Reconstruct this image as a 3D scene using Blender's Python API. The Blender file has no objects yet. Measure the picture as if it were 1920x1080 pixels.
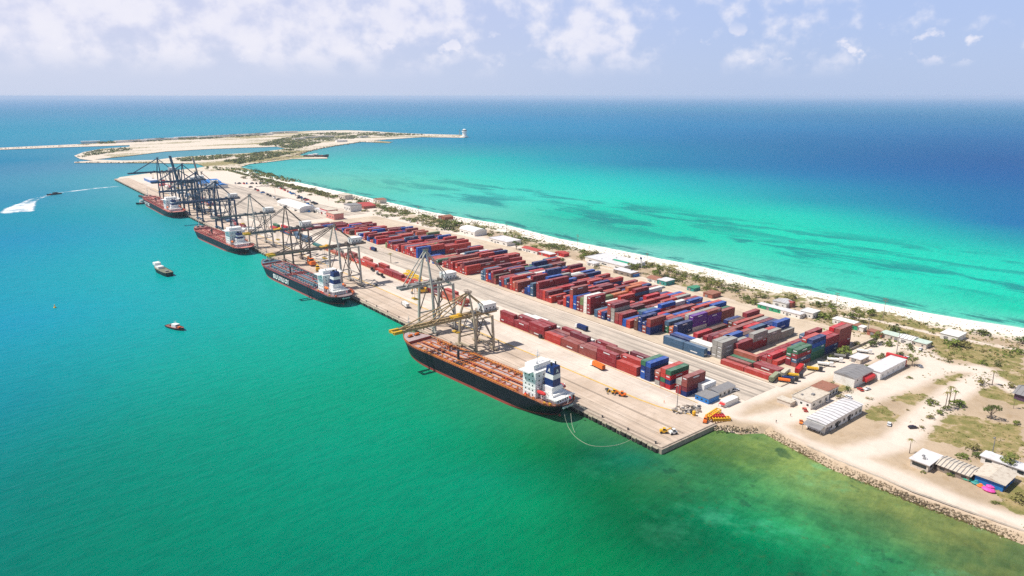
import bpy, math, random
import numpy as np
from mathutils import Vector, Matrix
from mathutils.geometry import delaunay_2d_cdt
R = math.radians
random.seed(7); rng = np.random.default_rng(7)
scene = bpy.context.scene
col = scene.collection

# ------------------------------------------------------------------ camera
H = 165.0; F = 1300.0; PITCH = math.atan(360 / F); YAW = R(38.16)
cd = bpy.data.cameras.new('camera'); cam = bpy.data.objects.new('camera', cd); col.objects.link(cam)
cam.location = (0, 0, H); cam.rotation_euler = (math.pi / 2 - PITCH, 0, -YAW)
cd.sensor_width = 36; cd.lens = F / 1920 * 36; cd.clip_start = 1; cd.clip_end = 200000
scene.camera = cam

# ------------------------------------------------------------------ light
SUN_EL = R(58); SUN_AZ = math.atan2(-.80, .60)          # direction towards the sun (x, y) = (sin, cos)
SKY = 0.052; HAZE = 5e-5
sd = Vector((math.sin(SUN_AZ) * math.cos(SUN_EL), math.cos(SUN_AZ) * math.cos(SUN_EL), math.sin(SUN_EL)))
ld = bpy.data.lights.new('sun', 'SUN'); ld.energy = 4.6; ld.angle = R(.5); ld.color = (1, .955, .89)
sun = bpy.data.objects.new('sun', ld); col.objects.link(sun); sun.rotation_euler = sd.to_track_quat('Z', 'Y').to_euler()
scene.view_settings.view_transform = 'Standard'; scene.view_settings.look = 'None'
scene.view_settings.gamma = 1; scene.view_settings.exposure = 0.3
scene.cycles.max_bounces = 6; scene.cycles.volume_bounces = 1
scene.cycles.use_denoising = False


class NT:
    """small helper round a node tree"""
    def __init__(s, t): s.t = t
    def n(s, ty, **k):
        nd = s.t.nodes.new(ty)
        for a, v in k.items():
            if a.startswith('i_'): nd.inputs[a[2:].replace('_', ' ')].default_value = v
            else: setattr(nd, a, v)
        return nd
    def l(s, a, b): s.t.links.new(a, b)
    def math(s, op, a, b=None, c=None, clamp=False):
        m = s.n('ShaderNodeMath', operation=op, use_clamp=clamp)
        for i, v in enumerate((a, b, c)):
            if v is None: continue
            if isinstance(v, (int, float)): m.inputs[i].default_value = v
            else: s.l(v, m.inputs[i])
        return m.outputs[0]
    def mix(s, f, a, b, mode='MIX'):
        m = s.n('ShaderNodeMix', data_type='RGBA', blend_type=mode)
        for i, v in ((0, f), (6, a), (7, b)):
            if isinstance(v, (int, float)): m.inputs[i].default_value = v
            elif isinstance(v, tuple): m.inputs[i].default_value = (*v, 1)
            else: s.l(v, m.inputs[i])
        return m.outputs[2]
    def noise(s, vec, scale, detail=4, rough=.55, dist=0.):
        m = s.n('ShaderNodeTexNoise'); m.inputs['Scale'].default_value = scale
        m.inputs['Detail'].default_value = detail; m.inputs['Roughness'].default_value = rough
        m.inputs['Distortion'].default_value = dist
        if vec is not None: s.l(vec, m.inputs['Vector'])
        return m.outputs['Fac']
    def mapr(s, v, a, b, c=0., d=1., smooth=True):
        m = s.n('ShaderNodeMapRange', interpolation_type='SMOOTHSTEP' if smooth else 'LINEAR')
        for i, x in enumerate((a, b, c, d)): m.inputs[i + 1].default_value = x
        s.l(v, m.inputs[0]); return m.outputs[0]
    def mapping(s, vec, scale=(1, 1, 1), rot=(0, 0, 0), loc=(0, 0, 0)):
        m = s.n('ShaderNodeMapping'); m.inputs['Scale'].default_value = scale
        if rot[2]: m.vector_type = 'TEXTURE'; m.inputs['Scale'].default_value = [1 / q for q in scale]     # turn first, then stretch
        m.inputs['Rotation'].default_value = rot; m.inputs['Location'].default_value = loc
        s.l(vec, m.inputs['Vector']); return m.outputs[0]


# ------------------------------------------------------------------ sky
w = bpy.data.worlds.new('World'); scene.world = w; w.use_nodes = True
T = NT(w.node_tree); w.node_tree.nodes.clear()
out = T.n('ShaderNodeOutputWorld'); bg = T.n('ShaderNodeBackground'); T.l(bg.outputs[0], out.inputs[0])
sky = T.n('ShaderNodeTexSky', sky_type='NISHITA', sun_disc=False); sky.sun_elevation = SUN_EL; sky.sun_rotation = SUN_AZ
sky.altitude = 100; sky.air_density = 1.3; sky.dust_density = 1.6; sky.ozone_density = 3.0
tc = T.n('ShaderNodeTexCoord'); d = tc.outputs['Generated']
sep = T.n('ShaderNodeSeparateXYZ'); T.l(d, sep.inputs[0])
big = T.noise(T.mapping(d, (1, 1, 1.8), loc=(3.3, 1.2, .4)), 5.5, 3, .5)
fine = T.noise(T.mapping(d, (1, 1, 1.25), loc=(.3, 2.2, 4.4)), 25, 6, .52, .0)
azl = T.n('ShaderNodeVectorMath', operation='DOT_PRODUCT'); T.l(d, azl.inputs[0]); azl.inputs[1].default_value = (math.cos(YAW), -math.sin(YAW), 0)
side = T.mapr(azl.outputs['Value'], -.5, .35, .075, -.01, False)            # more cloud on the left
el = T.math('MULTIPLY', T.mapr(sep.outputs[2], .018, .06), T.mapr(sep.outputs[2], .45, .2))
dens = T.math('ADD', T.math('ADD', T.math('MULTIPLY', big, .55), T.math('MULTIPLY', fine, .62)), side)
dens = T.math('ADD', dens, T.mapr(sep.outputs[2], .03, .12, 0, .03, False))
soft = T.math('MULTIPLY', T.mapr(dens, .56, .74), el)
puffy = T.noise(T.mapping(d, (1, 1, 1.35), loc=(5.1, 0.2, 1.4)), 30, 6, .5, 0.)
pm = T.math('MULTIPLY', T.mapr(puffy, .585, .69), T.math('MULTIPLY', T.mapr(sep.outputs[2], .03, .05), T.mapr(sep.outputs[2], .1, .065)))
cm = T.math('MAXIMUM', T.math('MULTIPLY', soft, .75), T.math('MULTIPLY', pm, .8))
lr = T.mapr(azl.outputs['Value'], -.5, .45, 0, 1)
skyc = T.mix(T.mapr(sep.outputs[2], .5, .12, .1, .85), sky.outputs[0], T.mix(T.mapr(sep.outputs[2], 0, .12), T.mix(lr, (10.4, 11.5, 14.6), (7.9, 9.8, 13.9)), T.mix(lr, (10.1, 10.7, 14.4), (7.4, 9.4, 14.6))))
cloudc = T.mix(T.mapr(fine, .35, .7), (12.5, 12.5, 14.4), (14.2, 13.9, 14.9))
T.l(T.mix(cm, skyc, cloudc), bg.inputs[0]); bg.inputs[1].default_value = SKY * 1.04


# ------------------------------------------------------------------ pixel -> place (for reading positions off the photograph)
CP, SP = math.cos(PITCH), math.sin(PITCH); CA, SA = math.cos(YAW), math.sin(YAW)
def P(x, y, z=2.5):
    a, b, c = x - 960, F * CP - (y - 540) * SP, -(y - 540) * CP - F * SP
    t = (z - H) / c
    return (a * t * CA + b * t * SA, -a * t * SA + b * t * CA)
def PP(pts, z=2.5): return [P(x, y, z) for x, y in pts]
def PJ(X, Y, Z):
    X, Y, Z = np.asarray(X, float), np.asarray(Y, float), np.asarray(Z, float)
    r = X * CA - Y * SA; f = X * SA + Y * CA; u = Z - H
    fw = f * CP - u * SP; up = f * SP + u * CP
    return 960 + F * r / fw, 540 - F * up / fw
def inpoly(px, py, poly):
    px, py = np.asarray(px, float), np.asarray(py, float); r = np.zeros(px.shape, bool); n = len(poly)
    for i in range(n):
        x1, y1 = poly[i]; x2, y2 = poly[(i + 1) % n]
        if y1 == y2: continue
        c = ((y1 > py) != (y2 > py)) & (px < (x2 - x1) * (py - y1) / (y2 - y1) + x1)
        r ^= c
    return r
def pdist(px, py, line):
    px, py = np.asarray(px, float), np.asarray(py, float); best = np.full(px.shape, 1e9)
    for (x1, y1), (x2, y2) in zip(line[:-1], line[1:]):
        dx, dy = x2 - x1, y2 - y1; t = np.clip(((px - x1) * dx + (py - y1) * dy) / (dx * dx + dy * dy + 1e-9), 0, 1)
        best = np.minimum(best, np.hypot(px - x1 - t * dx, py - y1 - t * dy))
    return best

# ------------------------------------------------------------------ materials
MATS = {}
def srgb(c):
    c = [x / 255 for x in c]
    return tuple(x / 12.92 if x <= .04045 else ((x + .055) / 1.055) ** 2.4 for x in c)
def newmat(name):
    m = bpy.data.materials.new(name); m.use_nodes = True; t = NT(m.node_tree)
    b = m.node_tree.nodes['Principled BSDF']; return m, t, b
def paint(name, c, rough=.6, metal=0., wear=.16, scale=.35, spec=.35, streak=False, dirt=None):
    """painted or weathered surface: base colour broken by dirt noise and a finer grain"""
    if name in MATS: return MATS[name]
    m, t, b = newmat(name); o = t.n('ShaderNodeTexCoord').outputs['Object']
    v = t.mapping(o, (1, 1, .15)) if streak else o
    n1 = t.noise(v, scale, 5, .6); n2 = t.noise(o, scale * 9, 3, .6)
    dk = dirt or tuple(x * .45 for x in c)
    c1 = t.mix(t.mapr(n1, .5 - .05, .78), c, dk)
    c2 = t.mix(wear, c, c1)
    lt = tuple(min(1, x * 1.25 + .02) for x in c)
    c3 = t.mix(t.math('MULTIPLY', t.mapr(n2, .55, .8), wear), c2, lt)
    t.l(c3, b.inputs['Base Color']); b.inputs['Roughness'].default_value = rough; b.inputs['Metallic'].default_value = metal
    b.inputs['Specular IOR Level'].default_value = spec
    MATS[name] = m; return m

# ------------------------------------------------------------------ mesh builder
class MB:
    def __init__(s): s.v = []; s.f = []; s.m = []; s.mats = []
    def mi(s, mat):
        if mat not in s.mats: s.mats.append(mat)
        return s.mats.index(mat)
    def add(s, vs, fs, mat):
        o = len(s.v); s.v += [tuple(p) for p in vs]; k = s.mi(mat)
        for f in fs: s.f.append(tuple(i + o for i in f)); s.m.append(k)
    def box(s, x0, x1, y0, y1, z0, z1, mat, rz=0, org=None, taper=1.):
        cx, cy = (x0 + x1) / 2, (y0 + y1) / 2; hx, hy = (x1 - x0) / 2, (y1 - y0) / 2
        vs = []
        for z, k in ((z0, 1), (z1, taper)):
            for a, b in ((-1, -1), (1, -1), (1, 1), (-1, 1)):
                vs.append((cx + a * hx * k, cy + b * hy * k, z))
        if rz:
            ox, oy = org or (cx, cy); c, q = math.cos(rz), math.sin(rz)
            vs = [(ox + (x - ox) * c - (y - oy) * q, oy + (x - ox) * q + (y - oy) * c, z) for x, y, z in vs]
        s.add(vs, [(3, 2, 1, 0), (4, 5, 6, 7), (0, 1, 5, 4), (1, 2, 6, 5), (2, 3, 7, 6), (3, 0, 4, 7)], mat)
    def beam(s, a, b, r, mat, r2=None, sides=4, flat=1.):
        a, b = Vector(a), Vector(b); d = (b - a)
        if d.length < 1e-6: return
        d.normalize(); up = Vector((0, 0, 1)) if abs(d.z) < .95 else Vector((0, 1, 0))
        x = d.cross(up).normalized(); y = x.cross(d); r2 = r if r2 is None else r2; vs = []
        for p, q in ((a, r), (b, r2)):
            for i in range(sides):
                t = 2 * math.pi * (i + .5) / sides
                k = 1.414 if sides == 4 else 1
                vs.append(p + x * math.cos(t) * q * k * flat + y * math.sin(t) * q * k)
        n = sides
        s.add(vs, [tuple(range(n))[::-1], tuple(range(n, 2 * n))] + [(i, (i + 1) % n, n + (i + 1) % n, n + i) for i in range(n)], mat)
    def prism(s, pts, z0, z1, mat, top=None):
        n = len(pts)
        area = sum(pts[i][0] * pts[(i + 1) % n][1] - pts[(i + 1) % n][0] * pts[i][1] for i in range(n))
        if area < 0: pts = pts[::-1]
        vs = [(x, y, z0) for x, y in pts] + [(x, y, z1) for x, y in pts]
        s.add(vs, [tuple(range(n))[::-1]] + [(i, (i + 1) % n, n + (i + 1) % n, n + i) for i in range(n)], mat)
        s.add([(x, y, z1) for x, y in pts], [tuple(range(n))], top or mat)
    def quad(s, a, b, c, d, mat): s.add([a, b, c, d], [(0, 1, 2, 3)], mat)
    def lathe(s, prof, mat, at=(0, 0, 0), sides=10):
        vs = []; fs = []
        for r, z in prof:
            for i in range(sides):
                t = 2 * math.pi * i / sides; vs.append((at[0] + r * math.cos(t), at[1] + r * math.sin(t), at[2] + z))
        for k in range(len(prof) - 1):
            for i in range(sides):
                j = (i + 1) % sides; fs.append((k * sides + i, k * sides + j, (k + 1) * sides + j, (k + 1) * sides + i))
        fs.append(tuple(range(sides))[::-1]); fs.append(tuple(range((len(prof) - 1) * sides, len(prof) * sides)))
        s.add(vs, fs, mat)
    def mesh(s, name):
        me = bpy.data.meshes.new(name); me.from_pydata(s.v, [], s.f)
        for m in s.mats: me.materials.append(m)
        me.polygons.foreach_set('material_index', s.m); me.update(); return me
    def build(s, name, parent=None, **k):
        if not s.v: return None
        return link(bpy.data.objects.new(name, s.mesh(name)), parent, **k)
def link(o, parent=None, label=None, cat=None, group=None, kind=None):
    col.objects.link(o)
    if parent is not None: o.parent = parent
    if label: o['label'] = label
    if cat: o['category'] = cat
    if group: o['group'] = group
    if kind: o['kind'] = kind
    return o
def empty(name, loc, rz=0, **k):
    o = bpy.data.objects.new(name, None); o.location = loc; o.rotation_euler = (0, 0, rz); o.empty_display_size = 2
    return link(o, **k)
ORD = ['first', 'second', 'third', 'fourth', 'fifth', 'sixth', 'seventh', 'eighth', 'ninth', 'tenth', 'eleventh', 'twelfth', 'thirteenth', 'fourteenth', 'fifteenth', 'sixteenth', 'seventeenth', 'eighteenth', 'nineteenth', 'twentieth']
def ordn(i):
    if i < 20: return ORD[i]
    t, u = divmod(i + 1, 10); tens = {2: 'twent', 3: 'thirt', 4: 'fort', 5: 'fift', 6: 'sixt', 7: 'sevent', 8: 'eight', 9: 'ninet'}
    if t > 9: return 'hundred and ' + ordn(i - 100)
    return tens[t] + 'ieth' if u == 0 else tens[t] + 'y-' + ORD[u - 1]
def copy_tree(o, parent=None):
    c = o.copy(); col.objects.link(c)
    if parent: c.parent = parent
    for ch in o.children: copy_tree(ch, c)
    return c
# ------------------------------------------------------------------ water
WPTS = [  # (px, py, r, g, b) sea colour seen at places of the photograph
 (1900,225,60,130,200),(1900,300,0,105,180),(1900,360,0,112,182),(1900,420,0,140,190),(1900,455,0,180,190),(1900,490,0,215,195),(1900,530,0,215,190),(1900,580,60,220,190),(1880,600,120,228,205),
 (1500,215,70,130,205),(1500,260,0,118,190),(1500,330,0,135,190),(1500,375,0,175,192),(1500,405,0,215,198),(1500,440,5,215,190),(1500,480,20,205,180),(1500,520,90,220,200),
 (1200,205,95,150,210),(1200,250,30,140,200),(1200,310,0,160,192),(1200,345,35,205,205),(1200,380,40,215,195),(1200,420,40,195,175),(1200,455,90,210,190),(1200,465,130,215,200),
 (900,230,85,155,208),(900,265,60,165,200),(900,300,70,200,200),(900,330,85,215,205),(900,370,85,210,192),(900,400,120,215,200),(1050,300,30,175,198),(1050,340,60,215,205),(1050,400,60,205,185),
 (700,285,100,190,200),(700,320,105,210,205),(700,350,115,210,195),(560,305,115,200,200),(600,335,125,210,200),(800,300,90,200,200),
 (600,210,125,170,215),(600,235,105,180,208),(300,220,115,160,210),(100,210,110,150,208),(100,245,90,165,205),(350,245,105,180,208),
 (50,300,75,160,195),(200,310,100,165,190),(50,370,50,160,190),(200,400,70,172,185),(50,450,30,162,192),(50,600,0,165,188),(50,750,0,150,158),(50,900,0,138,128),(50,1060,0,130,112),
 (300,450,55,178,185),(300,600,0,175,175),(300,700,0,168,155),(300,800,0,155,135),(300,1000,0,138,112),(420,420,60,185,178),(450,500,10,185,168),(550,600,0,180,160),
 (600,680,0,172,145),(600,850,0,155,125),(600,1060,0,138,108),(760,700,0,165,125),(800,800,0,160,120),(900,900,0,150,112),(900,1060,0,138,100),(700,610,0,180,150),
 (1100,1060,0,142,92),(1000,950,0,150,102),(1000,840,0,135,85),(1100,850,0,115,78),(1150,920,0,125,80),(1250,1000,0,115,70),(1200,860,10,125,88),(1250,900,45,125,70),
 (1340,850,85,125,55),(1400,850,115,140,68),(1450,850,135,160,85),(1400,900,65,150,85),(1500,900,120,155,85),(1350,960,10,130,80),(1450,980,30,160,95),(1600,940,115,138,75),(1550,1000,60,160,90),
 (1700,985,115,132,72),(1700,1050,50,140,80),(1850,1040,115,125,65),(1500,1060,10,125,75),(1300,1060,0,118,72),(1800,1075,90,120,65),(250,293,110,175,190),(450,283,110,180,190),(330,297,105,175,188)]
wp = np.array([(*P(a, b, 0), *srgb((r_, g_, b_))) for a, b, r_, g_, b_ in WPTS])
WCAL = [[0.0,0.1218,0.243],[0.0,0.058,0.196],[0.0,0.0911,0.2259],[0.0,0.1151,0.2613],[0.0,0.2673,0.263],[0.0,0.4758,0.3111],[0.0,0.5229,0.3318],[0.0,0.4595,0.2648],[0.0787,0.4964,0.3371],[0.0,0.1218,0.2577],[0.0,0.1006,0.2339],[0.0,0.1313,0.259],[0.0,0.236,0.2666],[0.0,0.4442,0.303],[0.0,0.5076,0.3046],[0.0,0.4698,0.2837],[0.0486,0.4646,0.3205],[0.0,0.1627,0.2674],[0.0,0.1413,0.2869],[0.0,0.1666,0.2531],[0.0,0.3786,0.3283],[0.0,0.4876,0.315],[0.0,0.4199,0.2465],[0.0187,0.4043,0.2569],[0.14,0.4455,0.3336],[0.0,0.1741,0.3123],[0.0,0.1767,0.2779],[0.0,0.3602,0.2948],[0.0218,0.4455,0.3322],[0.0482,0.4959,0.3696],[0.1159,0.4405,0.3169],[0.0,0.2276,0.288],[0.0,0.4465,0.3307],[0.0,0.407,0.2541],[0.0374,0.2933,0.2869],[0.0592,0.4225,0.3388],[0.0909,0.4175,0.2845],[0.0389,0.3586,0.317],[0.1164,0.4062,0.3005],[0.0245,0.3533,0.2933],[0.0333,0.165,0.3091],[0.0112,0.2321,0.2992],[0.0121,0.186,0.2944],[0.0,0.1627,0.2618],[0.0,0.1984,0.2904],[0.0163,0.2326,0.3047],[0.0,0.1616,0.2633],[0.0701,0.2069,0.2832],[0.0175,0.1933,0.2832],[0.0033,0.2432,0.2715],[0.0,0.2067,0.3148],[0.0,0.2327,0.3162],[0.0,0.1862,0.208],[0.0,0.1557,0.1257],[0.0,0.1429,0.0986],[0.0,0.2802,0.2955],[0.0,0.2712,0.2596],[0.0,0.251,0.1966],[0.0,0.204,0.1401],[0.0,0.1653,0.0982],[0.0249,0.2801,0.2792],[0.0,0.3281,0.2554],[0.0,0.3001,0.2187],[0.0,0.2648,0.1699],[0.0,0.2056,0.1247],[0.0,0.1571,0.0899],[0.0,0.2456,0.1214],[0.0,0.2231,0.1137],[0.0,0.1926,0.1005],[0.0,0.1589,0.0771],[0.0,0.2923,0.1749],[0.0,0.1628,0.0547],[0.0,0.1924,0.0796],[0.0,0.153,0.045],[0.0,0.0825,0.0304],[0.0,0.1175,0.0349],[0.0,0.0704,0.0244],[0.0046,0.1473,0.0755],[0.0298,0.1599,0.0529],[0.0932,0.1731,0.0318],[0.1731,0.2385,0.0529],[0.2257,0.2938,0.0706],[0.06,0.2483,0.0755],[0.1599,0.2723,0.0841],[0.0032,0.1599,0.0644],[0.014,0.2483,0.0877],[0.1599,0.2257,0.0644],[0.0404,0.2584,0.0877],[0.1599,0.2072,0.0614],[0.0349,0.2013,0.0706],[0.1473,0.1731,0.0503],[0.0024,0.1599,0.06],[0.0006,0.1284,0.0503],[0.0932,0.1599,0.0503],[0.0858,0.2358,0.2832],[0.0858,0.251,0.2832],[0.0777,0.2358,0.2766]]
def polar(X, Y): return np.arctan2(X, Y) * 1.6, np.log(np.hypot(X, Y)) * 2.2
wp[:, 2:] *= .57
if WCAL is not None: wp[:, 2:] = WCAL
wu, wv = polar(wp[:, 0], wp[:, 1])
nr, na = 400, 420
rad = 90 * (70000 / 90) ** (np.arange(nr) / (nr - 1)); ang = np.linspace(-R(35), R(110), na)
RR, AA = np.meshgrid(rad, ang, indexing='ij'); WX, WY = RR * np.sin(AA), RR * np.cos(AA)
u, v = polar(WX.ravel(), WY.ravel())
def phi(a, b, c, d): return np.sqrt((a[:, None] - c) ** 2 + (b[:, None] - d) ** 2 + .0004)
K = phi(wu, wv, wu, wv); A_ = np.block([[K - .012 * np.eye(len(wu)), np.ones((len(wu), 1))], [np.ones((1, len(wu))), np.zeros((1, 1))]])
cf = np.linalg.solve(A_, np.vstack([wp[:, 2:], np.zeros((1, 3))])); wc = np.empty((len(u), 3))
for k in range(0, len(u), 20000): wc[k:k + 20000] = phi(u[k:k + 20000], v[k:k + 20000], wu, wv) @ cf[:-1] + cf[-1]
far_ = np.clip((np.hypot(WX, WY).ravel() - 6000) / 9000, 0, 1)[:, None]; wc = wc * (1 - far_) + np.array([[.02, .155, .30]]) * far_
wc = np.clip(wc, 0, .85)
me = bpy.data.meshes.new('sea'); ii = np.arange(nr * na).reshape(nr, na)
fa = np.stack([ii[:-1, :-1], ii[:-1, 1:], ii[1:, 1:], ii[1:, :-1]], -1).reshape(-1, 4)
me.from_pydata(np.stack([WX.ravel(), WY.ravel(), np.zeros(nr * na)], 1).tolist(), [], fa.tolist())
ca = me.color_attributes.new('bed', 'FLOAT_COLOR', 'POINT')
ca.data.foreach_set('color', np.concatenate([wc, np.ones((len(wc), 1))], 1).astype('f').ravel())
# seagrass amount along the beach side and over the shallows by the rocks
SHORE = PP([(1920,616),(1802,599),(1631,567),(1461,535),(1290,495),(1240,486),(1152,468),(1048,448),(944,421),(900,414),(808,398),(699,373),(589,349),(480,325),(455,313)], 0)
dsh = pdist(WX.ravel(), WY.ravel(), [(640, -200)] + SHORE)
east = WX.ravel() > 470
g1 = np.where(east & (WY.ravel() < 1600), np.maximum(np.clip(1.3 - np.abs(dsh - 140) / 55, 0, 1), .9 * np.clip(1.3 - np.abs(dsh - 235) / 60, 0, 1)) * np.clip((1500 - WY.ravel()) / 500, .2, 1), 0)
sg = np.where(~east & (WX.ravel() > 150), np.clip((WX.ravel() - 175) / 50, 0, 1) * np.clip((215 - WY.ravel()) / 40, 0, 1), 0)
ga = me.color_attributes.new('grass', 'FLOAT_COLOR', 'POINT')
ga.data.foreach_set('color', np.stack([g1, sg, np.clip(1 - dsh / 34, 0, 1) * east, np.ones_like(g1)], 1).astype('f').ravel())
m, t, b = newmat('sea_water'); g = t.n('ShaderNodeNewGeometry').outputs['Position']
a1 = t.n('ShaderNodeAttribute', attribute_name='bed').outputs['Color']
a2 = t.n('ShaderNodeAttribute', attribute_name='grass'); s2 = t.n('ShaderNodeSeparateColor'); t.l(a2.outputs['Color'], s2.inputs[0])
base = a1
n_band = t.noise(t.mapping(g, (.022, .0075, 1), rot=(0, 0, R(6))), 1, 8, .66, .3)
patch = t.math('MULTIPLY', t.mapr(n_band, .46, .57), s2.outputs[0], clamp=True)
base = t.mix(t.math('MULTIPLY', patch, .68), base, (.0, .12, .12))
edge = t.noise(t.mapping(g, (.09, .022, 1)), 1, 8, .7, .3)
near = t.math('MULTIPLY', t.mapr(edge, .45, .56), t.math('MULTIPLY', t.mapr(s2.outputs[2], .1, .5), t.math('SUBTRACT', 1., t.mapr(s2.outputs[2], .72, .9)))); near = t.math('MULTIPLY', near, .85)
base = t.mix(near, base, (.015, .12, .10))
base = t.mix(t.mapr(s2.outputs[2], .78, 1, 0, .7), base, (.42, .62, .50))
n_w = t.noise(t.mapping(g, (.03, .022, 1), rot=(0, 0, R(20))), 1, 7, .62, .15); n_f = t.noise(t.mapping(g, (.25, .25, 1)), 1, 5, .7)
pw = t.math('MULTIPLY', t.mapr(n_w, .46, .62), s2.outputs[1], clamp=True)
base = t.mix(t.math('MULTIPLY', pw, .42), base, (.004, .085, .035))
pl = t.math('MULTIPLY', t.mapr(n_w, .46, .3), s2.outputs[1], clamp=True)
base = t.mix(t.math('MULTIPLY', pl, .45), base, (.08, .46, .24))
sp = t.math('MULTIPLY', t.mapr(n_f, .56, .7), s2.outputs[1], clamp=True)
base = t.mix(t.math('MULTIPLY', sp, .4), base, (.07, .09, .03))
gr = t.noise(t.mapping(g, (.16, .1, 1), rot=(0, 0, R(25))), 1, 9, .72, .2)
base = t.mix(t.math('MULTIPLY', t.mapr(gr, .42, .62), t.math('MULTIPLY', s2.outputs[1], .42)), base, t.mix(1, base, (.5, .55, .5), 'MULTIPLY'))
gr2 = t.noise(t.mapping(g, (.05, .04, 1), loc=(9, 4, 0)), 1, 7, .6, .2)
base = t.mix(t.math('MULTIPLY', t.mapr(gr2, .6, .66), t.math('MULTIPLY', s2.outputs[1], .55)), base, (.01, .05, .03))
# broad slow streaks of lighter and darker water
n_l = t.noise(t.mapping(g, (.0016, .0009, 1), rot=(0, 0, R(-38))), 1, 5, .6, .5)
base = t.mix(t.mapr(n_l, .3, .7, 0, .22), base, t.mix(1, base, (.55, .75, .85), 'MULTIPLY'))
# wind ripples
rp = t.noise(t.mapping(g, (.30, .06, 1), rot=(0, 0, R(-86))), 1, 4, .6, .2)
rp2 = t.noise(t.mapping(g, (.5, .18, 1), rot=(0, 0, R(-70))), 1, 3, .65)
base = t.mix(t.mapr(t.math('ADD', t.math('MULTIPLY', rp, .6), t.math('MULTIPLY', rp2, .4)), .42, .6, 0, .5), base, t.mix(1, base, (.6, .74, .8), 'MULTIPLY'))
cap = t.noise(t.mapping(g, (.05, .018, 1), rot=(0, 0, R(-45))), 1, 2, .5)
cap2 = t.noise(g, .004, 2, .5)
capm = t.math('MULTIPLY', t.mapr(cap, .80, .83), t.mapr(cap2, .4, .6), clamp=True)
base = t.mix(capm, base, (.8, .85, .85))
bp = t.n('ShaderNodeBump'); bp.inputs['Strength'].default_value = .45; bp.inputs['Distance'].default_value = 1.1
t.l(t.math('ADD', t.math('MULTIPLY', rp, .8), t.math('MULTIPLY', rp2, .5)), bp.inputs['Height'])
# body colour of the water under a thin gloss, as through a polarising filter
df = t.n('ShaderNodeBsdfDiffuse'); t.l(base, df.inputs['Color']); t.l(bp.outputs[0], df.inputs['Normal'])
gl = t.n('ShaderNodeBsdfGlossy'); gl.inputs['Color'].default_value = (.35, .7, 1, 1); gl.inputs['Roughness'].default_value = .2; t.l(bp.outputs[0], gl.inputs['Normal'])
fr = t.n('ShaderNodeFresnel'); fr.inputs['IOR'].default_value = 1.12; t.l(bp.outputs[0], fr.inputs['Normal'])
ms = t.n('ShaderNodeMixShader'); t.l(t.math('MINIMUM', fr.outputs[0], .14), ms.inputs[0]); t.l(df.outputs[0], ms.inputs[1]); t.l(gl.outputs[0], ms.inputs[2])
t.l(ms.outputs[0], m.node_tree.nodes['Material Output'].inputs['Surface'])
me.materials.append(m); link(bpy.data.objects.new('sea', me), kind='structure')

# ------------------------------------------------------------------ land
def land(name, outer, holes, step, hfun, maskfun, mat, fine=()):
    xs = [p[0] for p in outer]; ys = [p[1] for p in outer]; pts = []
    def dens(line, st):
        o = []
        for (x1, y1), (x2, y2) in zip(line, line[1:] + line[:1]):
            n = max(1, int(math.hypot(x2 - x1, y2 - y1) / st)); o += [(x1 + (x2 - x1) * i / n, y1 + (y2 - y1) * i / n) for i in range(n)]
        return o
    rings = [dens(outer, step * 1.2)] + [dens(h, step * 1.2) for h in holes]; edges = []
    for r in rings:
        o = len(pts); pts += r; edges += [(o + i, o + (i + 1) % len(r)) for i in range(len(r))]
    gx, gy = [], []
    for (x0, x1, y0, y1, st) in ((min(xs), max(xs), min(ys), max(ys), step), *fine):
        a, b_ = np.meshgrid(np.arange(x0 + st / 2, x1, st), np.arange(y0 + st / 2, y1, st))
        a = a.ravel() + rng.uniform(-.3, .3, a.size) * st; b_ = b_.ravel() + rng.uniform(-.3, .3, b_.size) * st
        if (st == step) and fine:
            k = np.ones(a.size, bool)
            for f_ in fine: k &= ~((a > f_[0]) & (a < f_[1]) & (b_ > f_[2]) & (b_ < f_[3]))
            a, b_ = a[k], b_[k]
        gx.append(a); gy.append(b_)
    gx, gy = np.concatenate(gx), np.concatenate(gy)
    k = inpoly(gx, gy, outer)
    for h in holes: k &= ~inpoly(gx, gy, h)
    pts += list(zip(gx[k].tolist(), gy[k].tolist()))
    vo, _, fo, *_r = delaunay_2d_cdt([Vector(p) for p in pts], edges, [], 0, 1e-3)
    V = np.array([(p.x, p.y) for p in vo]); Fc = np.array([list(f) for f in fo])
    c = V[Fc].mean(1); k = inpoly(c[:, 0], c[:, 1], outer)
    for h in holes: k &= ~inpoly(c[:, 0], c[:, 1], h)
    Fc = Fc[k]
    z = hfun(V[:, 0], V[:, 1]); me = bpy.data.meshes.new(name)
    me.from_pydata(np.column_stack([V, z]).tolist(), [], Fc.tolist())
    mk = maskfun(V[:, 0], V[:, 1]); a = me.color_attributes.new('mask', 'FLOAT_COLOR', 'POINT')
    a.data.foreach_set('color', np.column_stack([mk, np.ones(len(V))]).astype('f').ravel())
    me.materials.append(mat); return link(bpy.data.objects.new(name, me), kind='structure')

def vn(X, Y, s, seed=0):
    """cheap smooth value noise"""
    r = np.zeros_like(X)
    for k in range(4):
        f = 2 ** k / s; a = seed * 3.7 + k * 1.9
        r += np.sin(X * f * 1.3 + a + 1.7 * np.sin(Y * f * .9 + a)) * np.cos(Y * f * 1.1 - a + 1.3 * np.sin(X * f * .7)) / 2 ** k
    return r

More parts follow.
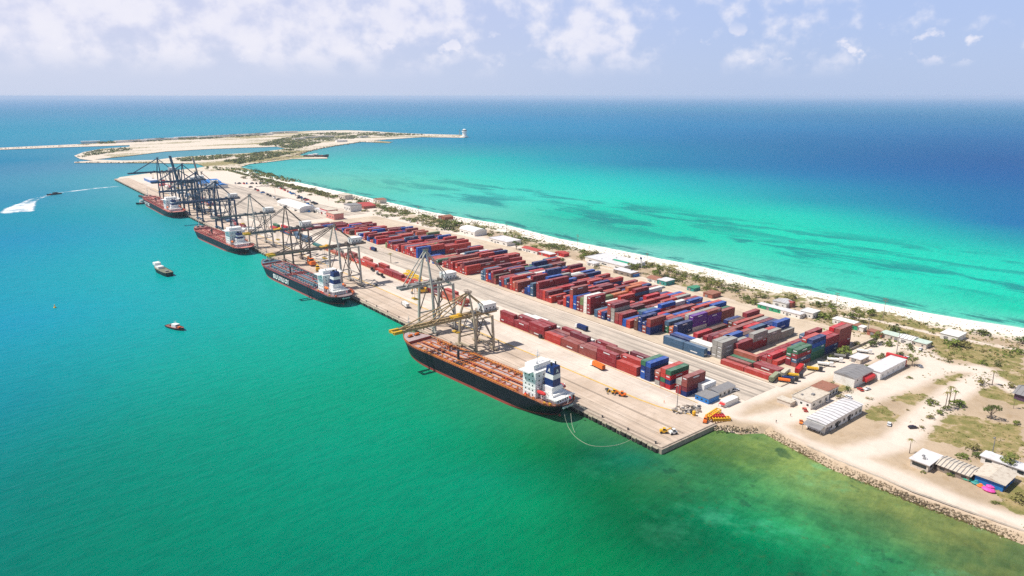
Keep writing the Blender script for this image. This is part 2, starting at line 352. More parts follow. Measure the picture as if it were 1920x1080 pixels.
m, t, b = newmat('sandy_ground'); LAND = m
g = t.n('ShaderNodeNewGeometry').outputs['Position']; at = t.n('ShaderNodeAttribute', attribute_name='mask')
s = t.n('ShaderNodeSeparateColor'); t.l(at.outputs['Color'], s.inputs[0])
nb = t.noise(g, .05, 8, .68, .3); nm = t.noise(g, .16, 6, .65, .3); nf = t.noise(g, 1.1, 4, .65)
c = t.mix(t.mapr(nb, .35, .7), (.47, .36, .25), (.37, .28, .19))
c = t.mix(t.mapr(nm, .5, .72, 0, .6), c, (.33, .23, .13))
c = t.mix(t.mapr(nf, .55, .75, 0, .3), c, (.34, .26, .18))
c = t.mix(s.outputs[2], c, t.mix(t.mapr(nm, .4, .7, 0, .5), (.66, .56, .47), (.56, .47, .39)))       # packed pale road dust
c = t.mix(s.outputs[1], c, t.mix(t.mapr(nm, .45, .75, 0, .6), (.86, .80, .70), (.74, .66, .54)))     # white beach sand
gm = t.math('ADD', s.outputs[0], t.math('MULTIPLY', t.math('SUBTRACT', t.math('ADD', t.math('MULTIPLY', nb, .4), t.math('MULTIPLY', nm, .9)), .66), 1.6))
gmask = t.math('MULTIPLY', t.mapr(gm, .42, .62), t.mapr(s.outputs[0], .02, .12), clamp=True)
grass = t.mix(t.mapr(nm, .38, .62), (.33, .25, .11), (.17, .165, .045))
grass = t.mix(t.mapr(nf, .5, .7, 0, .6), grass, (.10, .10, .03))
c = t.mix(t.math('MULTIPLY', gmask, .92), c, grass)
t.l(c, b.inputs['Base Color']); b.inputs['Roughness'].default_value = .95; b.inputs['Specular IOR Level'].default_value = .1
bp = t.n('ShaderNodeBump'); bp.inputs['Strength'].default_value = .6; bp.inputs['Distance'].default_value = .5; t.l(t.math('ADD', nm, t.math('MULTIPLY', nf, .3)), bp.inputs['Height']); t.l(bp.outputs[0], b.inputs['Normal'])

ROCKS = PP([(1341,797),(1372,804),(1388,815),(1402,808),(1430,812),(1500,851),(1560,881),(1640,914),(1700,941),(1800,978),(1920,1022)], 0)
ROCKS = ROCKS + [(ROCKS[-1][0] + 1, -40), (ROCKS[-1][0], -200)]
GRASS = [[(1620,757),(1640,752),(1690,780),(1680,795),(1625,785)],[(1660,742),(1700,731),(1750,745),(1742,766),(1712,765)],
 [(1722,703),(1765,688),(1820,706),(1808,724),(1757,722)],[(1700,795),(1745,770),(1800,775),(1920,800),(1920,885),(1850,850),(1780,835),(1715,820)],
 [(1745,645),(1790,630),(1920,655),(1920,700),(1830,682),(1755,668)],[(1850,900),(1920,880),(1990,930),(1920,990),(1870,930)],
 [(1540,580),(1600,572),(1680,588),(1790,625),(1760,650),(1700,640),(1640,610),(1590,620)],[(1500,570),(1560,560),(1640,590),(1620,610),(1560,600)],
 [(1820,700),(1920,690),(2000,760),(1900,760),(1830,740)],[(1550,728),(1590,716),(1600,728),(1580,745)]]
GRASSW = [PP(q) for q in GRASS]
ROADS = [([(1380,800),(1430,790),(1500,835),(1600,865),(1700,905),(1800,950),(1920,990)],7),([(1920,990),(2100,1060)],8),([(1400,745),(1470,720),(1560,690),(1640,660),(1700,640)],7),
 ([(1430,790),(1500,775),(1600,750),(1700,715),(1760,690),(1740,670),(1700,645)],7),([(1600,850),(1680,830),(1740,775),(1790,735),(1850,705),(1840,692),(1760,690)],6),([(1850,705),(1920,740)],5),([(1380,745),(1340,780),(1400,800)],8)]
ROADW = [(PP(q), w_) for q, w_ in ROADS]
BEACHX = [(640, -250)] + SHORE
SCRUB = [(x - 22, y) for x, y in BEACHX]
def h_main(X, Y):
    d1 = pdist(X, Y, BEACHX); bi = np.interp(Y, [p[1] for p in BEACHX][:15], [p[0] for p in BEACHX][:15])
    sg_ = np.where((X > bi) & (Y < 2000), -d1, d1); near = Y < 1900
    z = np.where(near, np.clip(.1 + sg_ * .09, -3, 2.5), 2.5)
    rx = np.interp(Y, [-200, ROCKS[-3][1], ROCKS[6][1], ROCKS[4][1], ROCKS[2][1], ROCKS[0][1], 200], [ROCKS[-1][0], ROCKS[-3][0], ROCKS[6][0], ROCKS[4][0], ROCKS[2][0], 282, 282])
    z = np.where(Y < ROCKS[0][1] + 4, np.minimum(z, np.clip((X - rx) * .45, -3, 2.5)), z)
    return z
def mask_main(X, Y):
    gr = np.zeros_like(X); 
    for q in GRASSW: gr = np.maximum(gr, np.where(inpoly(X, Y, q), .72, 0))
    bi = np.interp(Y, [p[1] for p in BEACHX][:15], [p[0] for p in BEACHX][:15]); dd = bi - X
    far = (Y > 230) & (X > 479) & (dd > 20)
    gr = np.where(far, .42 + .25 * np.clip(vn(X, Y, 22, 2), -1, 1), gr)
    gr = np.where((Y <= 230) & (dd > 16) & (dd < 30) & (gr < .1), .22, gr)
    gr = np.where((Y <= 230) & (X > 385) & (dd > 30) & (gr < .1), .1 + .12 * np.clip(vn(X, Y, 14, 5), 0, 1), gr)
    gr = np.where((Y > 1620) & (X > 330), .46 + .34 * vn(X / 2.5, Y, 70, 3), gr)
    sand = np.clip(2.1 - dd / 24, 0, 1); sand = np.where(Y > 1650, .3, sand)
    road = np.zeros_like(X)
    for q, w_ in ROADW: road = np.maximum(road, np.clip(1.9 - pdist(X, Y, q) / w_ * 1.2, 0, 1))
    tr = [P(1560,590), P(1640,600), P(1760,628), P(1920,658), P(2100,690)]
    road = np.maximum(road, np.clip(1.5 - pdist(X, Y, tr) / 2.4, 0, 1))
    road = np.maximum(road, np.where((Y > 200) & (X < 480), 1, 0)); road = np.where(Y > 1650, .55, road); gr = gr * (1 - road * (Y < 1650))
    rk_ = np.clip(1.6 - pdist(X, Y, [(x + 2, y) for x, y in ROCKS]) / 4.5, 0, 1); road = road * (1 - rk_); sand = sand * (1 - rk_ * (X < 330))
    return np.column_stack([np.clip(gr, 0, 1), sand, np.clip(road, 0, 1) * (1 - sand)])
bx = [(x + 45, y) for x, y in BEACHX]
outer = [(262, 204), (283, 204), (283, 190), (284, 178)] + [(x - 8, y) for x, y in ROCKS[1:]] + [(700, -250)] + bx[1:14] + PP([(492,322),(450,312)]) + \
    PP([(470,307),(500,304),(548,298),(614,297),(613,295),(560,291),(572,285),(598,279),(640,271),(677,266),(730,268),(735,266),(700,263),(791,257),(870,258),(876,256),(870,253),(790,251),(745,249),(700,246),(650,244),(590,245),(520,248),(400,253.5),(290,262),(200,268),(120,271.5),(0,277),(-150,281),(-150,283),(0,280.5),(120,276),(170,274.5),(243,272),(243,275),(189,279),(157,285),(139,292),(150,298),(175,301),(139,303.5),(139,305),(295,305.5),(370,307),(384,312),(370,315),(300,322),(225,332)], 1.2) + [(246, 1616), (262, 1616)]
lagoon = PP([(176,299),(245,292),(310,284),(390,279.5),(520,275),(536,279),(480,286),(410,290),(330,295),(290,300),(230,301)], 1)
def zone(X, Y):
    z = h_main(X, Y)
    d_l = pdist(X, Y, lagoon + lagoon[:1]); return np.where(Y > 1900, np.minimum(z, np.clip(.6 + 0 * d_l, 0, 2)), z)
def hz(X, Y): return np.where(Y > 1650, 1.2 + 0 * X, zone(X, Y))
land('ground', outer, [lagoon], 22, hz, mask_main, LAND, fine=((283, 560, -60, 262, 3.2), (262, 620, 262, 720, 6.5)))

# paved sheets
def ground_mat(name, c1, c2, streak=None, joints=None, sc=.12, rot=0.):
    m, t, b = newmat(name); g = t.n('ShaderNodeNewGeometry').outputs['Position']
    n1 = t.noise(g, sc * .35, 6, .6, .5); n2 = t.noise(g, sc * 2.5, 6, .68, .2); n3 = t.noise(g, 1.6, 3, .6)
    c = t.mix(t.mapr(n1, .35, .68), c1, c2)
    c = t.mix(t.mapr(n2, .5, .75, 0, .5), c, tuple(x * .72 for x in c2)); c = t.mix(t.mapr(n3, .5, .8, 0, .25), c, tuple(x * .6 for x in c2))
    n4 = t.noise(g, .42, 4, .6, .3); c = t.mix(t.mapr(n4, .64, .74, 0, .5), c, tuple(x * .45 for x in c2))
    n5 = t.noise(t.mapping(g, (.06, .02, 1), loc=(7, 3, 0)), 1, 5, .6, .6); c = t.mix(t.mapr(n5, .55, .68, 0, .4), c, tuple(x * .68 for x in c2))
    if streak:
        s1 = t.noise(t.mapping(g, (.28, .006, 1), rot=(0, 0, rot)), 1, 5, .6); c = t.mix(t.mapr(s1, .48, .66, 0, streak[1]), c, streak[0])
        s3 = t.noise(t.mapping(g, (.9, .012, 1), rot=(0, 0, rot), loc=(3, 5, 0)), 1, 4, .6); c = t.mix(t.mapr(s3, .52, .7, 0, streak[1] * .7), c, tuple(x * .8 for x in streak[0]))
    if joints:
        br = t.n('ShaderNodeTexBrick', offset=0.); t.l(g, br.inputs['Vector']); br.inputs['Scale'].default_value = 1
        br.inputs['Brick Width'].default_value = joints; br.inputs['Row Height'].default_value = joints; br.inputs['Mortar Size'].default_value = .09
        br.inputs['Color1'].default_value = (1, 1, 1, 1); br.inputs['Color2'].default_value = (.93, .92, .9, 1); br.inputs['Mortar'].default_value = (.78, .74, .7, 1)
        c = t.mix(.8, c, br.outputs[0], 'MULTIPLY')
    t.l(c, b.inputs['Base Color']); b.inputs['Roughness'].default_value = .9; b.inputs['Specular IOR Level'].default_value = .15
    return m
M_apron = ground_mat('apron_concrete', (.62, .50, .40), (.50, .39, .30), ((.36, .29, .23), .45), 7.5)
M_yard = ground_mat('yard_gravel', (.60, .49, .37), (.50, .40, .29), ((.38, .31, .25), .35))
M_haul = ground_mat('haul_road_surface', (.58, .49, .40), (.47, .40, .33), ((.25, .215, .18), .85), sc=.1)
M_lane = ground_mat('lane_concrete', (.68, .59, .50), (.58, .49, .41), ((.44, .37, .31), .4), 12)
M_wall = paint('quay_wall_concrete', (.34, .28, .22), .9, wear=.7, scale=.3, dirt=(.08, .06, .04))
M_side = ground_mat('side_lane_surface', (.70, .60, .47), (.58, .48, .36), ((.45, .37, .28), .4), sc=.1, rot=R(90))
def sheet(name, pts, z, mat):
    b_ = MB(); b_.add([(x, y, z) for x, y in pts], [tuple(range(len(pts)))], mat)
    return b_.build(name, kind='structure')
q = MB(); q.box(240, 262, 190, 1616, -5, 2.5, M_wall); q.box(262, 283, 190, 204, -5, 2.5, M_wall); q.build('quay', kind='structure')
sheet('quay_apron', [(240.9, 190.9), (282.6, 190.9), (282.6, 204), (277.5, 214), (274, 235), (272.5, 300), (270, 400), (268, 1616), (240.9, 1616)], 2.54, M_apron)
sheet('quay_inner_lane', [(283.5, 206), (296, 213), (296.5, 1500), (268.3, 1500), (270.3, 400), (272.8, 300), (274.3, 235), (277.8, 214), (281, 206)], 2.60, M_lane)
sheet('haul_road', [(319.5, 198), (350, 198), (352, 900), (326, 900)], 2.57, M_haul)
sheet('yard_pavement', [(352.5, 204), (482, 204), (481, 300), (477, 500), (462, 680), (446, 880), (352.5, 880)], 2.58, M_yard)
sheet('yard_side_lane', [(352, 196), (480, 196), (480, 203.5), (352, 203.5)], 2.61, M_side)
# far end of the terminal: long striped lanes
sheet('far_terminal_lanes', [(302, 905), (446, 905), (420, 1100), (395, 1450), (300, 1450)], 2.57, M_haul)
# ------------------------------------------------------------------ ships
def text_mesh(s, size, ext=.05, shear=0.):
    cu = bpy.data.curves.new('lettering', 'FONT'); cu.body = s; cu.size = size; cu.extrude = ext; cu.space_character = 1.25; cu.align_x = 'CENTER'; cu.align_y = 'CENTER'; cu.shear = shear; cu.resolution_u = 2; cu.offset = size * .02
    o = bpy.data.objects.new('lettering', cu); col.objects.link(o); bpy.context.view_layer.update()
    me = bpy.data.meshes.new_from_object(o.evaluated_get(bpy.context.evaluated_depsgraph_get())); bpy.data.objects.remove(o); bpy.data.curves.remove(cu)
    return me
def text(name, s, size, mat, parent, mtx, ext=.05, shear=0.):
    me = text_mesh(s, size, ext, shear); me.transform(mtx); me.materials.clear(); me.materials.append(mat)
    return link(bpy.data.objects.new(name, me), parent)
white = paint('white_paint', (.78, .76, .72), .5, wear=.25, streak=True)
W2 = paint('bridge_white', (.82, .80, .77), .5, wear=.22, scale=.5, dirt=(.45, .33, .24), streak=True)
glass = paint('dark_glass', (.02, .03, .035), .15, wear=.05, spec=.6)
orange = paint('safety_orange', (.80, .17, .02), .5, wear=.35)
yellow = paint('crane_yellow', (.62, .36, .02), .55, wear=.5)
red = paint('bright_red', (.55, .03, .03), .5, wear=.3)
rust = paint('rusted_steel', (.30, .10, .06), .8, wear=.6)
steel = paint('grey_steel', (.24, .23, .22), .6, wear=.5)
dark = paint('dark_machinery', (.035, .035, .04), .6, wear=.4)
navy = paint('funnel_navy', (.008, .028, .13), .45, wear=.2)

def railing(mb, pts, h, mat, r=.05, post=2.5):
    for a, b in zip(pts[:-1], pts[1:]):
        a, b = Vector(a), Vector(b); L = (b - a).length; n = max(1, int(L / post))
        for k in (h, h * .5): mb.beam(a + Vector((0, 0, k)), b + Vector((0, 0, k)), r, mat)
        for i in range(n): p = a.lerp(b, i / n); mb.beam(p, p + Vector((0, 0, h)), r * 1.3, mat)

def ship(at, rz, L, B, D, name_words, deck_mats, hull_col, red_col, pipe_cols, house, seed, group='cargo ships moored along the quay', text_side=None, text_stern=None, clutter=1.):
    """x forward, z = 0 at the waterline; starboard (-y) towards the quay"""
    rnd = random.Random(seed)
    root = empty('tanker_ship', (at[0], at[1], 0), math.pi / 2 + rz, label=name_words, cat='ship', group=group)
    hull_m = paint('hull_' + str(seed), hull_col, .6, wear=.4, scale=.15, spec=.2, streak=True, dirt=tuple(x * .5 + .015 for x in hull_col)); boot = paint('boot_' + str(seed), red_col, .6, wear=.5, scale=.3)
    deck = paint('deck_' + str(seed), deck_mats[0], .75, wear=.6, scale=.25); deck2 = paint('deckb_' + str(seed), deck_mats[1], .75, wear=.6, scale=.4)
    def hb(x, z):
        k = min(1, max(0, z / D)); xb = L / 2 - (1 - k) * 5.5; xs = -L / 2 + (1 - k) * 7 + max(0, (1 - k) - .6) * 6
        if x >= xb or x <= xs: return 0.
        Lf = L * (.26 - .07 * k); La = L * (.20 - .12 * k)
        f = min(1, (xb - x) / Lf); a = min(1, (x - xs) / La)
        return B / 2 * (1 - (1 - f) ** 2.1) ** (.72) * (1 - (1 - a) ** 2.3) ** (.45 + .25 * (1 - k))
    zs = [-1.5, 0, 1.5, 1.52, D * .45, D * .75, D]; NS = 46
    us = [(1 - math.cos(math.pi * i / NS)) / 2 for i in range(NS + 1)]
    mb = MB()
    def ring(z, sgn):
        k = min(1, max(0, z / D)); xb = L / 2 - (1 - k) * 5.5; xs = -L / 2 + (1 - k) * 7 + max(0, (1 - k) - .6) * 6
        sheer = 1.6 * (z / D if z > 1.6 else 0)
        return [(xs + (xb - xs) * u, sgn * hb(xs + (xb - xs) * u, z), z + sheer * max(0, (u - .82) / .18) ** 1.5) for u in us]
    for sgn in (1, -1):
        rings = [ring(z, sgn) for z in zs]
        for j in range(len(zs) - 1):
            vs = rings[j] + rings[j + 1]; n = NS + 1
            fs = [((i + 1, i, n + i, n + i + 1) if sgn > 0 else (i, i + 1, n + i + 1, n + i)) for i in range(NS)]
            mb.add(vs, fs, boot if j < 2 else hull_m)
    mb.build('hull', root)
    # deck plate (a hand below the bulwark top)
    top = ring(D, 1); mb = MB(); vs = [(x, y, z - .45) for x, y, z in top] + [(x, -y, z - .45) for x, y, z in top]; n = NS + 1
    mb.add(vs, [(i, i + 1, n + i + 1, n + i)[::-1] for i in range(NS)], deck); mb.build('deck', root)
    xf = L / 2 - 17; hx = -L / 2 + house['x'] # front face of the house
    dz = D - .42
    # forecastle
    mb = MB(); pts = [(x, hb(x, D) * .93) for x in np.linspace(xf, L / 2 - 1.2, 8)]; mb.prism(pts + [(x, -y) for x, y in pts[::-1]], dz, dz + 2.1, boot, deck2); mb.build('forecastle', root)
    for sy in (-1, 1):
        mb = MB(); mb.lathe([(.9, -1.3), (.9, 1.3)], orange if seed == 1 else steel, sides=8); mb.v = [(x + xf + 7, z + sy * 2.6, y + dz + 3) for x, y, z in mb.v]
        mb.box(xf + 5.8, xf + 8.2, sy * 2.6 - 1.9, sy * 2.6 + 1.9, dz + 2.1, dz + 2.5, dark); mb.build('windlass', root)
    mb = MB(); mb.beam((L / 2 - 5, 0, dz + 2), (L / 2 - 5, 0, dz + 15), .38, white, .16, 6); mb.beam((L / 2 - 5, -1.8, dz + 11), (L / 2 - 5, 1.8, dz + 11), .12, white)
    for k in range(4): mb.box(L / 2 - 5.5, L / 2 - 4.5, -.5, .5, dz + 5 + 2.6 * k, dz + 5.25 + 2.6 * k, steel)
    mb.build('foremast', root)
    # deck panels between the pipe runs
    x0, x1 = hx + 4, xf - 3; nP = 6
    for i in range(nP):
        a = x0 + (x1 - x0) * i / nP; b_ = x0 + (x1 - x0) * (i + 1) / nP
        for sy in (-1, 1):
            w_ = min(hb(a, D), hb(b_, D)) * .78
            mb = MB(); mb.box(a + 1.2, b_ - 1.2, *sorted((sy * 1.6, sy * (w_ - .4))), dz, dz + .22, deck2); mb.build('deck_panel', root)
    # fore and aft pipe runs
    for k, yy in enumerate([-.9, -.3, .35, 1.0] + [s_ * B * .2 for s_ in (-1, 1)] + [s_ * B * .37 for s_ in (-1, 1)]):
        mb = MB(); pm = pipe_cols[k % len(pipe_cols)]; z_ = dz + .75 + .25 * (k % 2); xe = x1 if abs(yy) < B * .3 else x1 - 14
        mb.beam((x0, yy, z_), (xe, yy, z_), .24, pm, sides=6)
        for j in range(int((xe - x0) / 4)): mb.box(x0 + 4 * j, x0 + 4 * j + .25, yy - .35, yy + .35, dz, z_, pm)
        mb.build('deck_pipe', root)
    # cross pipes with valves (bright, close set): rails of the tanks
    for j in range(int((x1 - x0) / 5.2)):
        xx = x0 + 2 + j * 5.2; w_ = hb(xx, D) * .86; mb = MB(); pm = pipe_cols[(j * 3) % len(pipe_cols)]
        for sy in (-1, 1):
            mb = MB(); mb.beam((xx, sy * w_ * .62, dz + .5), (xx, sy * w_, dz + .5), .18, pm, sides=6)
            for q_ in range(3): mb.box(xx - .3, xx + .3, sy * w_ * (.66 + .13 * q_) - .3, sy * w_ * (.66 + .13 * q_) + .3, dz, dz + 1.3, pipe_cols[(j + q_) % len(pipe_cols)])
            mb.build('cross_pipe', root)
    # manifold amidships and hose crane
    mb = MB(); cx = (x0 + x1) / 2 + 3
    for j in range(5): mb.beam((cx - 3 + 1.5 * j, -B * .36, dz + 1.1), (cx - 3 + 1.5 * j, B * .36, dz + 1.1), .28, dark if j % 2 else pipe_cols[0], sides=6)
    mb.box(cx - 4.2, cx + 4.2, -B * .38, -B * .38 + .4, dz, dz + 1.6, dark); mb.box(cx - 4.2, cx + 4.2, B * .38 - .4, B * .38, dz, dz + 1.6, dark); mb.build('manifold', root)
    mb = MB(); mb.lathe([(.8, 0), (.8, 5.5), (.55, 7)], dark, (cx + 6, B * .12, dz), 8); mb.beam((cx + 6, B * .12, dz + 6.5), (cx - 6, B * .05, dz + 8.2), .38, dark, .22); mb.build('hose_crane', root)
    for j in range(int(7 * clutter)):
        xx = rnd.uniform(x0 + 4, x1 - 2); w_ = hb(xx, D) * .5; yy = rnd.uniform(-w_, w_); mb = MB(); pm = rnd.choice(pipe_cols + [dark, steel])
        mb.box(xx - 1.3, xx + 1.3, yy - .7, yy + .7, dz, dz + 1.2, pm); mb.box(xx - .6, xx + .6, yy - .4, yy + .4, dz + 1.2, dz + 2, rnd.choice(pipe_cols)); mb.build('winch', root)
    # long bulwark rails with stanchions
    for sgn in (1, -1):
        mb = MB(); rp_ = [(x, sgn * max(0, abs(y) - .15), z) for x, y, z in ring(D, sgn)][3:-2]; railing(mb, rp_, 1.0, pipe_cols[0], .09, 2.2); mb.build('railing', root)
        mb = MB()
        for i in range(int((x1 - x0) / 2.1)):
            xx = x0 + 2.1 * i; yy = sgn * (hb(xx, D) - 1.3); mb.box(xx - .3, xx + .3, yy - .3, yy + .3, dz, dz + 1.15, pipe_cols[1])
        mb.beam((x0, sgn * (hb(x0, D) - 1.3), dz + 1.1), (xf - 12, sgn * (hb(xf - 12, D) - 1.3), dz + 1.1), .16, pipe_cols[1]); mb.build('side_fairlead_row', root)
    # accommodation
    hw, hl, hh_ = house['w'] / 2, house['l'], house['h']
    def windows(par, x_, y0_, y1_, z0_, nf, nc, axis, sgn=1):
        for f_ in range(nf):
            for c_ in range(nc):
                p_ = y0_ + (y1_ - y0_) * (c_ + .5) / nc; z_ = z0_ + 2.7 * f_ + 1.1; mb = MB()
                if axis == 'x': mb.box(x_ - .04, x_ + .04, p_ - .38, p_ + .38, z_, z_ + .8, glass)
                else: mb.box(p_ - .38, p_ + .38, x_ - .04, x_ + .04, z_, z_ + .8, glass)
                mb.build('window', par)
    mb = MB(); mb.box(hx - hl, hx, -hw, hw, dz, dz + hh_, W2)
    for f_ in range(1, int(hh_ / 2.7)): mb.box(hx - hl - .12, hx + .12, -hw - .12, hw + .12, dz + 2.7 * f_ - .06, dz + 2.7 * f_ + .06, W2)
    acc = mb.build('accommodation_block', root)
    nf = int(hh_ / 2.7)
    windows(acc, hw + .05, hx - hl + .8, hx - .8, dz, nf, max(2, int(hl / 3)), 'y'); windows(acc, hx - hl - .05, -hw + 1, hw - 1, dz, nf, 4, 'x'); windows(acc, hx + .05, -hw + 1, hw - 1, dz, nf, 5, 'x')
    mb = MB(); bz = dz + hh_; mb.box(hx - hl * .8, hx + .6, -hw - 3, hw + 3, bz, bz + .3, W2); mb.box(hx - hl * .7, hx + .3, -hw * .8, hw * .8, bz + .3, bz + 3, W2)
    mb.box(hx + .3, hx + .36, -hw * .75, hw * .75, bz + 1.5, bz + 2.5, glass); railing(mb, [(hx + .5, -hw - 2.9, bz + .3), (hx - hl * .8, -hw - 2.9, bz + .3)], 1, W2); railing(mb, [(hx + .5, hw + 2.9, bz + .3), (hx - hl * .8, hw + 2.9, bz + .3)], 1, W2)
    mb.build('wheelhouse', root)
    mb = MB(); mz = bz + 3; mb.beam((hx - 3, 0, mz), (hx - 3, 0, mz + 7), .3, W2, .12, 6)
    for k_, w_ in ((3, 2), (5, 1.4)): mb.beam((hx - 3, -w_, mz + k_), (hx - 3, w_, mz + k_), .1, W2)
    mb.box(hx - 2.9, hx - 2.6, -1.6, 1.6, mz + 3.6, mz + 3.9, W2); mb.lathe([(.0, 0), (.7, .1), (.9, .8), (.6, 1.4), (0.05, 1.6)], W2, (hx - 5, 3, mz), 10); mb.build('radar_mast', root)
    # funnel house and funnel
    fx = hx - hl - house['gap']; fl = house['fl']; fw = house['fw'] / 2
    mb = MB(); mb.box(fx - fl - 3, fx, -fw - 2.5, fw + 2.5, dz, dz + 4.2, W2); mb.box(fx - fl - 1, fx - .5, -fw - 1, fw + 1, dz + 4.2, dz + 7.6, W2)
    for zz in (4.2, 7.6): railing(mb, [(fx - fl - 2.8, fw + 2.3, dz + 4.2), (fx - .2, fw + 2.3, dz + 4.2)], 1, W2)
    fh = mb.build('engine_casing', root); windows(fh, fw + 2.55, fx - fl - 2, fx - 1, dz, 1, 4, 'y'); windows(fh, fx - fl - 3.05, -fw - 1.5, fw + 1.5, dz, 1, 5, 'x')
    mb = MB(); z0 = dz + 7.6; hgt = house['fh']
    lv = [(0, 1.0), (.34, .94), (.36, .94), (.58, .88), (.60, .88), (1, .78)]; cc = [navy, navy, white, white, navy]
    for (ka, ra), (kb, rb), m_ in zip(lv[:-1], lv[1:], cc):
        vs = []
        for k_, r_ in ((ka, ra), (kb, rb)):
            for a_, b2 in ((-1, -1), (1, -1), (1, 1), (-1, 1)): vs.append((fx - fl / 2 - .4 + a_ * fl / 2 * r_ - k_ * .7, b2 * fw * r_, z0 + hgt * k_))
        mb.add(vs, [(0, 1, 5, 4), (1, 2, 6, 5), (2, 3, 7, 6), (3, 0, 4, 7), (4, 5, 6, 7)], m_)
    fn = mb.build('funnel', root)
    mb = MB()
    for k_ in (-.5, .5): mb.lathe([(.45, 0), (.45, 1.7)], dark, (fx - fl / 2 - 1.1, k_ * fw, z0 + hgt), 8)
    mb.lathe([(.6, 0), (.6, 1.1)], dark, (fx - fl / 2 + .4, 0, z0 + hgt), 8); mb.build('exhaust_pipe', fn)
    # aft deckhouse, lifeboats, stern clutter
    ax = fx - fl - 3
    mb = MB(); mb.box(ax - 3, ax, -hw * .8, hw * .8, dz, dz + 2.7, W2); mb.box(ax - 3.8, ax + 4, -hw * .95, hw * .95, dz + 2.7, dz + 2.95, white); railing(mb, [(ax + 4, hw * .95, dz + 2.95), (ax - 3.8, hw * .95, dz + 2.95), (ax - 3.8, -hw * .95, dz + 2.95)], 1, W2)
    ah = mb.build('aft_deckhouse', root); windows(ah, ax - 3.05, -hw * .7, hw * .7, dz, 1, 6, 'x')
    for sgn in (1, -1):
        mb = MB(); lx, ly, lz = fx - fl * .5, sgn * (fw + 4.6), dz + 4.6
        mb.lathe([(.05, -3.4), (.8, -2.6), (1.15, -1), (1.15, 1.2), (.8, 2.6), (.05, 3.4)], orange if seed != 1 else red, sides=8); mb.v = [(lx + z, ly + x, lz + y) for x, y, z in mb.v]; mb.build('lifeboat', root)
        mb = MB(); [mb.beam((lx + k_, sgn * (fw + 2.6), dz + 4.2), (lx + k_, sgn * (fw + 4.9), dz + 6.4), .16, W2) for k_ in (-2.4, 2.4)]; mb.build('davit', root)
    for j in range(int(10 * clutter)):
        xx = rnd.uniform(-L / 2 + 2, hx - 2); yy = rnd.choice((-1, 1)) * (hb(xx, D) * rnd.uniform(.82, .92)); mb = MB(); mb.box(xx - .7, xx + .7, yy - .4, yy + .4, dz, dz + rnd.uniform(.8, 1.8), rnd.choice([orange, red, pipe_cols[0], rust, yellow])); mb.build('bollard', root)
    mb = MB(); mb.beam((-L / 2 + 1, 0, dz), (-L / 2 + .2, 0, dz + 5), .09, white); mb.add([(-L / 2 + .2, 0, dz + 5), (-L / 2 - 1.5, .2, dz + 4.6), (-L / 2 - 1.4, .1, dz + 3.4), (-L / 2 + .3, 0, dz + 3.7)], [(0, 1, 2, 3)], red); mb.build('ensign_staff', root)
    mb = MB(); mb.box(-L / 2 + 6, -L / 2 + 7, -.35, .35, -1.5, 1.4, boot); mb.build('rudder', root)
    yh = lambda x_: hb(x_, D * .66) + .06
    if text_side:
        s_, size, xc, zc, k = text_side; x_ = xc; dydx = (yh(x_ + 4) - yh(x_ - 4)) / 8
        # port side faces the sea: text runs from bow (left) to stern (right)
        mt = Matrix.Translation((x_, yh(x_) + .25, zc)) @ Matrix.Rotation(math.pi - math.atan(-dydx), 4, 'Z') @ Matrix.Rotation(math.pi / 2, 4, 'X') @ Matrix.Scale(k, 4, (1, 0, 0))
        text('hull_lettering', s_, size, white, root, mt, .35)
    if text_stern:
        mt = Matrix.Translation((-L / 2 + .75, text_stern[2], D - 1.7)) @ Matrix.Rotation(-math.pi / 2, 4, 'Z') @ Matrix.Rotation(math.pi / 2 + .25, 4, 'X')
        text('stern_lettering', text_stern[0], text_stern[1], white, root, mt, .5)
    return root, dict(fx=fx, fl=fl, fw=fw, z0=z0, hgt=hgt, fn=fn)

pp = [paint('pipe_burnt', (.52, .15, .04), .6, wear=.7), paint('pipe_amber', (.70, .26, .04), .5, wear=.6), paint('pipe_brown', (.24, .08, .04), .6, wear=.4), paint('pipe_brick', (.42, .09, .05), .6, wear=.4)]
hs = dict(x=26.5, w=16, l=9.5, h=14.5, gap=1, fl=6.5, fw=6.2, fh=11)
s1, f1 = ship((223.4, 318.5), R(5.1), 149, 21.5, 9.6, 'nearest black tanker with orange deck pipes and navy funnel marked A', ((.27, .12, .09), (.40, .30, .29)), (.006, .007, .013), (.33, .055, .04), pp, hs, 1,
    text_stern=('ATORIDA', 1.5, 0))
text('funnel_emblem', 'A', 2.6, white, f1['fn'], Matrix.Translation((f1['fx'] - f1['fl'] / 2 - .7, f1['fw'] * .86, f1['z0'] + f1['hgt'] * .78)) @ Matrix.Rotation(math.pi, 4, 'Z') @ Matrix.Rotation(math.pi / 2, 4, 'X'), .3)
text('funnel_emblem', 'A', 2.6, white, f1['fn'], Matrix.Translation((f1['fx'] - f1['fl'] - .35 - .25, 0, f1['z0'] + f1['hgt'] * .78)) @ Matrix.Rotation(-math.pi / 2, 4, 'Z') @ Matrix.Rotation(math.pi / 2, 4, 'X'), .3)
pb = [paint('pipe_red', (.48, .07, .06), .6, wear=.4), paint('pipe_slate', (.05, .11, .17), .6, wear=.4), paint('pipe_teal', (.09, .26, .26), .6, wear=.4), paint('pipe_pink', (.58, .22, .17), .6, wear=.4)]
ship((224.0, 590), R(2.8), 166, 24, 8.8, 'second nearest dark blue tanker with blue and red deck and white letters on the hull', ((.24, .17, .17), (.10, .19, .24)), (.006, .02, .035), (.42, .10, .09), pb, dict(x=34, w=16, l=10, h=14, gap=1.5, fl=7, fw=6.5, fh=10), 2,
    text_side=('BUUILIOI', 5.2, 18, 4.8, 1.3), text_stern=('Avorio', 1.8, 0), clutter=2)
